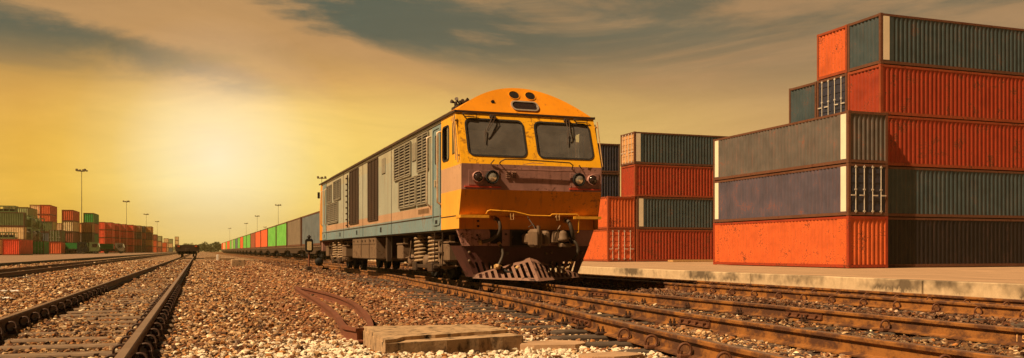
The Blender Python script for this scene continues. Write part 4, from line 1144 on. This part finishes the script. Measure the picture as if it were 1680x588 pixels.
def plough(s_):
    def P(u, v):                                            # u 0 = outer end, 1 = centre
        top = Vector((s_*(1.12-1.12*u), .30-.10*u, .19+.33*u)); bot = Vector((s_*(1.12-1.12*u), .30-.62*u, .13-.05*u)); return tuple(bot+(top-bot)*v)
    m = MB(); slotted(m, P, .08, .97, 9, .14, .84, .5)
    m.add([P(0, 0), P(.08, 0), P(.08, 1), P(0, 1)], [(0, 1, 2, 3)]); m.add([P(.97, 0), P(1, 0), P(1, 1), P(.97, 1)], [(0, 1, 2, 3)])
    return m
for s_ in (-1, 1): plough(s_).build('plough_blade', 'plow', loco)
# --- coupler and pocket
m = MB(); m.box(-.36, .40, .31, .329, .72, .76); m.box(-.36, .40, .31, .329, 1.03, 1.06); m.box(-.36, -.32, .31, .329, .76, 1.03); m.box(.36, .40, .31, .329, .76, 1.03)
cp = m.build('coupler_pocket', 'under', loco)
m = MB(); m.box(-.32, .36, .322, .3295, .76, 1.03); m.build('pocket_hole', 'black', cp)
m = MB(); m.box(-.13, .17, -.06, .32, .79, .98, .03)
m.box(-.15, .04, -.42, -.05, .72, 1.06, .05); m.box(.07, .22, -.34, -.04, .74, 1.03, .045); m.box(-.15, -.09, -.52, -.40, .74, 1.02, .02); m.cyl((-.05, -.40, .70), (0, 0, 1), .035, .42, 10)
m.build('coupler', 'underlight', loco)
m = MB(); m.tube([(-.02, -.15, 1.06), (-.03, -.1, 1.12), (-.08, .1, 1.30)], .014, 6); m.tube([(-.10, .0, 1.10), (-.02, -.04, 1.16), (.06, .0, 1.08)], .012, 6); m.build('uncoupling_lever', 'under', loco)
# valve with bell, right of the coupler
m = MB(); m.box(.46, .74, .18, .33, .80, 1.05, .02); m.lathe((.66, .12, .82), [(.05, 0), (.10, .02), (.115, .06), (.095, .08), (.09, .16), (.07, .21), (.03, .23)], 16); m.tube([(.5, .15, .85), (.5, .1, .98), (.56, .12, 1.06), (.62, .15, 1.14)], .018, 8)
m.box(.60, .82, .05, .3, .72, .80, .015); m.build('brake_valve', 'underlight', loco)
# hoses
def hose(pts, r=.035, mat='hose', name='brake_hose'):
    p = smooth_path(pts, .05); m = MB(); m.tube(p, r, 10); o = m.build(name, mat, loco)
    m = MB(); m.cyl(pts[0], (Vector(pts[1])-Vector(pts[0])), r*1.35, .06, 10); e = Vector(pts[-1]); m.cyl(e, (e-Vector(pts[-2])), r*1.4, .06, 10); m.build('hose_fitting', 'lip', o); return o
hose([(-.68, .28, 1.27), (-.67, .12, 1.24), (-.64, .08, 1.10), (-.68, .12, .96), (-.80, .2, .86), (-.93, .3, .82)])
hose([(-.60, .28, .80), (-.58, .2, .72), (-.56, .15, .60), (-.60, .14, .48), (-.66, .12, .38)], .028)
hose([(-.62, .25, .36), (-.5, .12, .26), (-.38, .1, .22), (-.30, .12, .30)], .03, 'rubber')
hose([(.78, .28, 1.25), (.78, .12, 1.22), (.82, .07, 1.08), (.88, .12, .92), (.93, .28, .82)], .04)
hose([(.80, .25, .88), (.90, .12, .84), (.97, .1, .72), (.95, .12, .56), (.90, .2, .46)], .028)
m = MB(); m.box(-.70, -.60, .15, .30, .30, .40, .02); m.box(.62, .69, .28, .345, .20, .34, .01); m.box(.80, .87, .28, .345, .20, .32, .01); m.build('hose_bracket', 'lip', loco)
for a_ in ((-.76, -.52), (.62, .95)): m = MB(); m.box(*a_, .325, .3295, .79, 1.055); m.build('pipe_opening', 'black', loco)
m = MB()
for (x, z) in ((-1.0, 1.12), (-1.0, 1.22), (-1.02, .95), (-.44, .97), (-.3, .92), (-.98, .88)): m.lathe((x, .33, z), [(.025, 0), (.02, -.02), (.004, -.024)], 8, 'Y')
m.build('bolt', 'under', loco)
# --- roof horn cluster
m = MB(); y = 2.0; zz = ZC+.36
m.box(-.98, -.72, y-.1, y+.3, zz-.15, zz+.02, .01)
for k in range(5):
    a = R(200+k*35); c = Vector((-.85, y+.1, zz+.05)); d = Vector((math.cos(a)*.22, math.sin(a)*.22, .06+.04*(k % 2)))
    m.tube([c, c+d*.6], .010, 8, .014); m.tube([c+d*.6, c+d], .014, 10, .042)
for k in range(3): m.box(-.98+k*.10, -.93+k*.10, y+.02*k, y+.08+.02*k, zz+.02, zz+.11+.03*(k % 2), .008)
m.build('roof_horn', 'under', loco)
# --- underframe: boxes, springs, bogies
m = MB()
for s_ in (-1, 1):
    a, c = sorted((s_*1.38, s_*.75))
    m.box(a, c, 8.65, 12.55, .42, 1.03, .02)
bxo = m.build('battery_box', 'underlight', loco)
m = MB()
for s_ in (-1, 1):
    for y in (9.6, 10.9): m.box(s_*1.381, s_*1.392, y, y+.03, .46, 1.0)
    for y in (8.9, 9.4, 10.2, 10.7, 11.5, 12.2): m.box(s_*1.381, s_*1.4, y, y+.08, .92, .97)
    m.box(s_*1.381, s_*1.388, 8.7, 12.5, .84, .85)
m.build('lid_hinge', 'under', bxo)
m = MB()
for s_ in (-1, 1):
    a, c = sorted((s_*1.2, s_*.6)); m.box(a, c, 7.3, 8.2, .45, 1.03, .02)
    m.box(*sorted((s_*1.36, s_*1.25)), 7.15, 7.3, .38, 1.03)
m.box(-.6, .6, 7.3, 12.5, .35, .95, .03)
m.build('fuel_tank', 'under', loco)
for yc, fl in ((3.5, 1), (16.6, -1)):
    bo = MB()
    for s_ in (-1, 1):
        bo.prism([(-2.2, .36), (-2.2, .52), (-1.0, .46), (-.75, .33), (.75, .33), (1.0, .46), (2.2, .52), (2.2, .36), (1.2, .26), (-1.2, .26)], 'X', s_*1.02, s_*1.16)
        bo.box(s_*1.0, s_*1.3, -.95, .95, .27, .35, .01); bo.box(s_*1.16, s_*1.34, -.9, -.55, .20, .40, .02); bo.box(s_*1.16, s_*1.34, .55, .9, .20, .40, .02)
    bo.box(-1.0, 1.0, -.35, .35, .35, .95); bo.box(-.9, .9, -2.2, -2.05, .35, .55); bo.box(-.9, .9, 2.05, 2.2, .35, .55)
    bg_ = bo.build('bogie', 'under', loco); bg_.location = (0, yc, 0)
    for s_ in (-1, 1):
        for dy in (-.68, .62):
            m = MB(); pts = []; turns = 7
            for k in range(turns*14+1):
                a = 2*math.pi*k/14; pts.append((s_*1.18+.145*math.cos(a), dy+.19*math.sin(a), .38+.60*k/(turns*14)))
            m.tube(pts, .030, 6); m.cyl((s_*1.18, dy, .36), (0, 0, 1), .09, .66, 12)
            m.build('coil_spring', 'spring', bg_)
        for dy, lg in ((-1.9*fl-.15*fl, .58), (1.9*fl+.25*fl, .6)):
            m = MB(); m.box(s_*1.05, s_*1.36, dy-lg/2, dy+lg/2, .44, .80, .03); m.box(s_*1.05, s_*1.37, dy-lg/2-.02, dy+lg/2+.02, .80, .84, .01); m.box(s_*1.15, s_*1.25, dy-.05, dy+.05, .84, .97)
            m.build('sand_box', 'underlight', bg_)
        m = MB(); m.tube([(s_*1.3, -1.5, .30), (s_*1.3, -1.5, .80), (s_*1.25, -1.3, .86), (s_*1.22, -1.1, .86)], .018, 6); m.tube([(s_*1.26, 1.3, .9), (s_*1.28, 1.35, .5), (s_*1.25, 2.4, .46)], .018, 6); m.tube([(s_*1.2, -2.4, .35), (s_*1.2, 2.3, .30)], .02, 6)
        m.box(s_*1.22, s_*1.26, -1.45, -1.18, .42, .86)
        m.build('brake_rigging', 'underlight', bg_)
    for dy in (-1.5, 0, 1.5):
        m = MB()
        for s_ in (-1, 1):
            m.lathe((s_*.585, 0, 0), [(.43, s_*-.075), (.47, s_*-.07), (.445, s_*-.03), (.44, s_*.07), (.36, s_*.075), (.34, s_*.045), (.14, s_*.05), (.13, s_*.10), (.04, s_*.11)], 28, 'X')
        m.cyl((-.95, 0, 0), (1, 0, 0), .08, 1.9, 10)
        wo = m.build('wheelset', 'black', bg_); wo.location = (0, dy, .445)
    for s_ in (-1, 1):
        for dy in (-1.5, 0, 1.5):
            m = MB(); m.lathe((s_*1.16, dy, .42), [(.15, 0), (.15, s_*.08), (.10, s_*.12), (.03, s_*.13)], 14, 'X'); m.build('axle_box', 'underlight', bg_)
m = MB(); m.box(-.12, .12, LEN-.05, LEN+.5, .78, 1.0, .03); m.box(-.2, .2, LEN+.4, LEN+.62, .72, 1.05, .04); m.build('coupler', 'under', loco)
m = MB(); m.box(-1.35, 1.35, LEN-.3, LEN-.02, .65, 1.06); m.build('buffer_beam', 'purple', loco)
for s_ in (-1, 1):
    m = MB()
    for k in range(3): m.box(s_*1.1, s_*1.40, 1.5, 2.1, .35+.25*k, .38+.25*k)
    m.box(s_*1.38, s_*1.40, 1.48, 1.5, .35, 1.06); m.box(s_*1.38, s_*1.40, 2.1, 2.12, .35, 1.06)
    m.build('entry_step', 'under', loco)

# ---------------------------------------------------------------- small trackside things
# point indicator lamp left of the locomotive's rear
x, y = at(507, 35.0)
sg = thing('point_indicator', 'small dark point indicator with a pale lamp, left of the locomotive rear', 'signal lamp', (x, y, 0))
m = MB(); m.box(-.16, .16, -.14, .14, -.05, .10, .02); m.box(-.10, .10, -.1, .1, .10, .24, .02); m.build('base', 'under', sg)
m = MB(); m.cyl((0, 0, .2), (0, 0, 1), .035, .62, 10); m.build('post', 'bentrail', sg)
m = MB(); m.prism([(-.10, .80), (.10, .80), (.15, .88), (.15, 1.26), (.10, 1.33), (-.10, 1.33), (-.15, 1.26), (-.15, .88)], 'Y', -.10, .10); m.cyl((0, 0, 1.32), (0, 0, 1), .05, .06, 12); m.lathe((0, 0, 1.38), [(.08, 0), (.09, .03), (.05, .06), (.03, .10)], 12)
lm = m.build('lamp_case', 'black', sg)
m = MB(); m.prism(rrect(-.085, .085, .88, 1.22, .03), 'Y', -.12, -.101); m.build('lamp_glass', 'lampglass', lm)
x, y = at(523.5, 38)
sg = thing('point_lever', 'round black counterweight of a hand point lever beside the rail', 'point lever', (x, y, 0))
m = MB(); m.lathe((0, 0, .38), [(.05, -.07), (.17, -.06), (.18, 0), (.17, .06), (.05, .07)], 20, 'Y'); m.build('counterweight', 'black', sg)
m = MB(); m.tube([(0, 0, .38), (.25, .15, .12)], .02, 8); m.box(.15, .42, 0, .3, -.04, .14, .02); m.build('lever', 'under', sg)
# concrete slab in the front
def slab_thing():
    t = thing('concrete_slab', 'weathered concrete slab with a stepped edge lying in the gravel in front', 'concrete slab', (0, 0, 0))
    m = MB(); a, bb, c, d = (1.37, 6.80), (1.42, 8.11), (2.52, 7.97), (2.62, 7.10)
    def lerp(p, q, t): return (p[0]+(q[0]-p[0])*t, p[1]+(q[1]-p[1])*t)
    def jag(p, q, n, amp):
        out = []
        for i in range(n):
            u = lerp(p, q, i/n); out.append((u[0]+random.uniform(-amp, amp), u[1]+random.uniform(-amp, amp)))
        return out
    random.seed(5)
    poly = jag(a, d, 12, .008)+jag(d, c, 8, .01)+jag(c, bb, 12, .008)+jag(bb, a, 10, .006)
    m.prism(poly, 'Z', -.2, .128)
    a2, d2 = lerp(a, bb, .02), lerp(d, c, .33)
    poly = jag((1.375, 6.815), (1.52, 6.88), 3, .004)+jag((1.56, 7.02), (2.60, 7.33), 14, .014)+jag((2.58, 7.36), (2.50, 7.96), 6, .006)+jag((2.50, 7.96), (1.425, 8.10), 10, .005)+jag((1.425, 8.10), (1.375, 6.815), 8, .003)
    m2 = MB(); m2.prism(poly, 'Z', .10, .158)
    m.build('lower_block', 'concrete', t); m2.build('top_layer', 'concrete', t)
slab_thing()
# blocks further off
def block(px, d, w_, l_, h, label, mat='concrete'):
    x, y = at(px, d); m = MB(); m.box(-w_/2, w_/2, 0, l_, -.1, h, .03); o = m.build('concrete_block', mat); o.location = (x, y, 0); o.rotation_euler = (0, 0, R(random.uniform(-4, 4)))
    return tag(o, label, 'concrete block', 'concrete blocks between the lines')
block(391, 46, .68, .8, .40, 'square grey concrete block standing alone on the gravel, left of the train')
block(372, 78, 1.3, 1.2, .25, 'low flat concrete block behind the square one')
block(349, 92, 1.6, 1.2, .3, 'farthest flat concrete block near the lone wagon')
x, y = at(357, 76); m = MB(); m.box(-.09, .09, -.09, .09, -.05, .52, .02); o = m.build('marker_post', 'litter'); o.location = (x, y, 0); tag(o, 'short white marker post between the concrete blocks', 'marker post')
# bent rail
random.seed(9)
path = smooth_path([(1.78, 17.6, .03), (1.70, 15.5, .02), (1.60, 12.6, .02), (1.47, 10.2, .02), (1.33, 8.75, .02), (1.30, 8.25, .02), (1.36, 8.0, .02), (1.47, 8.05, .02), (1.60, 8.7, .02), (1.82, 10.3, .02), (1.98, 12.2, .03), (1.99, 14.0, .04), (1.90, 16.0, .04), (1.80, 17.75, .03)], .15)
prof_b = [(-.05, 0), (-.05, .014), (-.009, .028), (-.009, .092), (-.027, .102), (-.027, .13), (.027, .13), (.027, .102), (.009, .092), (.009, .028), (.05, .014), (.05, 0)]
o = rail_mesh(path, .0, prof_b).build('bent_rail', 'bentrail')
tag(o, 'scrap rusty rail bent into a pointed loop, lying on the gravel beside the concrete slab', 'scrap rail')
# flat stones / slabs by the branch rail
for i, (px, d, a_, bb_, lb) in enumerate(((905, 7.6, .32, .22, 'flat tan slab half buried beside the near rail'), (1000, 6.75, .28, .17, 'second flat tan slab half buried beside the near rail, closer to camera'), (1090, 6.05, .5, .25, 'flat tan slab lowest in the picture beside the near rail'))):
    x, y = at(px, d); m = MB(); pts = [(a_*math.cos(t_)*random.uniform(.8, 1.1), bb_*math.sin(t_)*random.uniform(.8, 1.1)) for t_ in [k*2*math.pi/11 for k in range(11)]]
    m.prism(pts, 'Z', -.06, .062); o = m.build('stone_slab', 'paving'); o.location = (x, y, 0); tag(o, lb, 'stone slab', 'flat slabs beside the near rail')
# litter
def litter(px, d, label, sx, sy, seed):
    random.seed(seed); x, y = at(px, d); m = MB(); n = 7; vs = []
    for j in range(4):
        for i in range(n): vs.append(((i/(n-1)-.5)*sx+random.uniform(-.01, .01), (j/3-.5)*sy, .05+random.uniform(0, .035)))
    for (a, bb_, c) in list(vs): vs.append((a, bb_, c-.006))
    o_ = 4*n; fs = [(j*n+i, j*n+i+1, (j+1)*n+i+1, (j+1)*n+i) for j in range(3) for i in range(n-1)]; fs += [tuple(q+o_ for q in f) for f in fs]
    m.add(vs, fs); o = m.build('litter_scrap', 'litter'); o.location = (x, y, .01); o.rotation_euler = (0, 0, random.uniform(0, 1)); tag(o, label, 'litter', 'white scraps of litter')
litter(16, 17.2, 'larger white scrap of litter left of the left railway line', .30, .16, 1)
litter(8, 14.5, 'smaller white scrap of litter nearer the camera at the left edge', .2, .08, 2)
litter(1482, 13.3, 'flat white scrap of litter between the right hand rails', .28, .10, 3)
# pale band left under the middle stack
x, y = at(1105, 62); 
m = MB(); m.box(0, 4.2, 0, .8, 0, .16, .02); o = m.build('timber_beam', 'lip'); o.location = (34.8, 60.6, zc-.02); tag(o, 'pale timber beam lying before the middle stack', 'timber beam')

# ---------------------------------------------------------------- ballast stones (nobody could count them)
def ballast():
    rng = np.random.default_rng(11)
    t = (1+5**.5)/2
    iv = np.array([(-1, t, 0), (1, t, 0), (-1, -t, 0), (1, -t, 0), (0, -1, t), (0, 1, t), (0, -1, -t), (0, 1, -t), (t, 0, -1), (t, 0, 1), (-t, 0, -1), (-t, 0, 1)], float)
    iv /= np.linalg.norm(iv[0])
    it = np.array([(0,11,5),(0,5,1),(0,1,7),(0,7,10),(0,10,11),(1,5,9),(5,11,4),(11,10,2),(10,7,6),(7,1,8),(3,9,4),(3,4,2),(3,2,6),(3,6,8),(3,8,9),(4,9,5),(2,4,11),(6,2,10),(8,6,7),(9,8,1)])
    # sample radius and azimuth
    a0, a1 = R(-24), R(60); RMAX = 75
    rr = np.linspace(4.0, RMAX, 600)
    dens = 1800*np.minimum(1, (9/rr)**1.2)
    pdf = dens*rr; cdf = np.cumsum(pdf); total = int(np.trapezoid(pdf, rr)*(a1-a0)) if hasattr(np, 'trapezoid') else int(np.trapz(pdf, rr)*(a1-a0)); cdf /= cdf[-1]
    r = np.interp(rng.random(total), cdf, rr); az = a0+(a1-a0)*rng.random(total)
    x = r*np.sin(az); y = r*np.cos(az)
    size = .0150*np.maximum(1, (r/9)**.48)*np.minimum(1.85, rng.lognormal(0, .36, total))
    keep = (x > -9.4) & (x < 10.75)
    # keep the rails, slab and sleepers clear
    def near_line(xc, wd): return np.abs(x-xc) < wd
    for xc in (-1.79, -.452, -6.62, -5.42, 9.1, 10.33): keep &= ~(near_line(xc, .075))
    for pth in (r1, r2, r3):
        px_ = np.interp(y, [p.y for p in pth], [p.x for p in pth]); msk = (y < pth[-1].y); keep &= ~((np.abs(x-px_) < .075) & msk)
    keep &= ~((x > 1.33) & (x < 2.60) & (y > 6.85) & (y < 8.1))
    sl = (np.abs(((y-3.1+.33) % .66)-.33) < .09) & (x > -1.75) & (x < -.5) & (y < 30); keep &= ~(sl & (rng.random(total) < .22))
    sr = (np.abs(((y-3.3+.31) % .62)-.31) < .12) & (x > 2.95+.055*np.maximum(0, y-5)) & (x < np.interp(y, [p.y for p in r1], [p.x for p in r1])) & (y < 14); keep &= ~(sr & (rng.random(total) < .85))
    x, y, r, size = x[keep], y[keep], r[keep], size[keep]; N = len(x)
    low = ((x > -1.7) & (x < -.55)) | ((x > 3.6) & (x < 6.5))          # ballast sits lower between the rails
    r1x = np.interp(y, [p.y for p in r1], [p.x for p in r1]); mid = (x > r1x) & (x < 7.4)
    z = gheight(x, y)+.03-np.where((x > -1.75) & (x < -.5), -.012, 0)+np.where(mid | ((x > 8.4) & (x < 10.7)), .022, 0)+size*rng.uniform(-.6, 1.1, N)
    # shape
    sc_ = np.stack([rng.uniform(.75, 1.45, N), rng.uniform(.7, 1.2, N), rng.uniform(.35, .75, N)], -1)*size[:, None]
    v = iv[None]*(1+rng.uniform(-.28, .28, (N, 12, 1)))*sc_[:, None, :]
    ax = rng.uniform(0, 2*np.pi, N); tl = rng.normal(0, .65, N)
    ca, sa, cb, sb = np.cos(ax), np.sin(ax), np.cos(tl), np.sin(tl)
    y1 = v[..., 1]*cb[:, None]-v[..., 2]*sb[:, None]; z1 = v[..., 1]*sb[:, None]+v[..., 2]*cb[:, None]
    x2 = v[..., 0]*ca[:, None]-y1*sa[:, None]; y2 = v[..., 0]*sa[:, None]+y1*ca[:, None]
    P = np.stack([x2+x[:, None], y2+y[:, None], z1+z[:, None]], -1).reshape(-1, 3)
    F = (it[None]+(np.arange(N)*12)[:, None, None]).reshape(-1, 3)
    pal = np.array([(.28, .145, .065), (.40, .24, .11), (.17, .07, .028), (.28, .19, .12), (.54, .37, .20), (.78, .64, .42), (.07, .035, .02), (.38, .16, .045)])
    pr = np.array([.19, .17, .16, .1, .10, .04, .15, .09])
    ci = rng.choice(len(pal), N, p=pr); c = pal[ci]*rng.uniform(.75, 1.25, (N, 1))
    # paler limestone in the foreground heap, darker oily ballast under and behind the engine
    pale = np.exp(-((x-2.6)/.9)**2-((y-6.2)/1.2)**2)+.55*np.exp(-((x-1.1)/.6)**2-((y-7.0)/1.3)**2)+.3*np.exp(-((x-.3)/.8)**2-((y-6.5)/2.0)**2)
    wsel = rng.random(N) < np.clip(pale, 0, .85); c[wsel] = np.array((.74, .63, .46))*rng.uniform(.75, 1.15, (wsel.sum(), 1))
    rusty = ((x > .9) & (x < 5.4) & (y > 9)); q = rng.random(N) < .45*rusty; c[q] = np.array((.27, .12, .055))*rng.uniform(.6, 1.3, (q.sum(), 1))
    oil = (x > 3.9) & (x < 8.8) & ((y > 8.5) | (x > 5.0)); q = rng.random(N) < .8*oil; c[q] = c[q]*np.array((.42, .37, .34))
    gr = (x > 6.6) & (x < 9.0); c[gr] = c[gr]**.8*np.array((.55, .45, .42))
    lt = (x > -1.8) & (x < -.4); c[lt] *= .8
    me = bpy.data.meshes.new('gravel'); nv, nf = len(P), len(F)
    me.vertices.add(nv); me.vertices.foreach_set('co', P.astype(np.float32).ravel())
    me.loops.add(nf*3); me.loops.foreach_set('vertex_index', F.astype(np.int32).ravel())
    me.polygons.add(nf); me.polygons.foreach_set('loop_start', (np.arange(nf)*3).astype(np.int32)); me.polygons.foreach_set('loop_total', np.full(nf, 3, np.int32))
    at_ = me.attributes.new('stonecol', 'FLOAT_COLOR', 'POINT')
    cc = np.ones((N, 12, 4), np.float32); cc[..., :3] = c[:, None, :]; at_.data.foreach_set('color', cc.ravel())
    me.polygons.foreach_set('use_smooth', np.zeros(nf, bool)); me.update(calc_edges=True); me.materials.append(M['stone'])
    o = bpy.data.objects.new('gravel', me); col.objects.link(o); o['kind'] = 'stuff'; tag(o, 'rust brown and pale crushed stone ballast covering the ground between the rails', 'gravel')
    print('stones', N)
ballast()

# ---------------------------------------------------------------- air
def haze():
    m = bpy.data.materials.new('haze air'); m.use_nodes = True; t = m.node_tree; t.nodes.clear()
    o = t.nodes.new('ShaderNodeOutputMaterial'); v = t.nodes.new('ShaderNodeVolumePrincipled'); t.links.new(v.outputs[0], o.inputs['Volume'])
    v.inputs['Density'].default_value = .0003; v.inputs['Color'].default_value = (.98, .80, .30, 1); v.inputs['Anisotropy'].default_value = .3
    b_ = MB(); b_.box(-700, 900, -60, 1150, -1.6, 42); ob = b_.build('haze', m); ob['kind'] = 'stuff'; tag(ob, 'thin warm evening haze over the whole yard', 'haze')
haze()
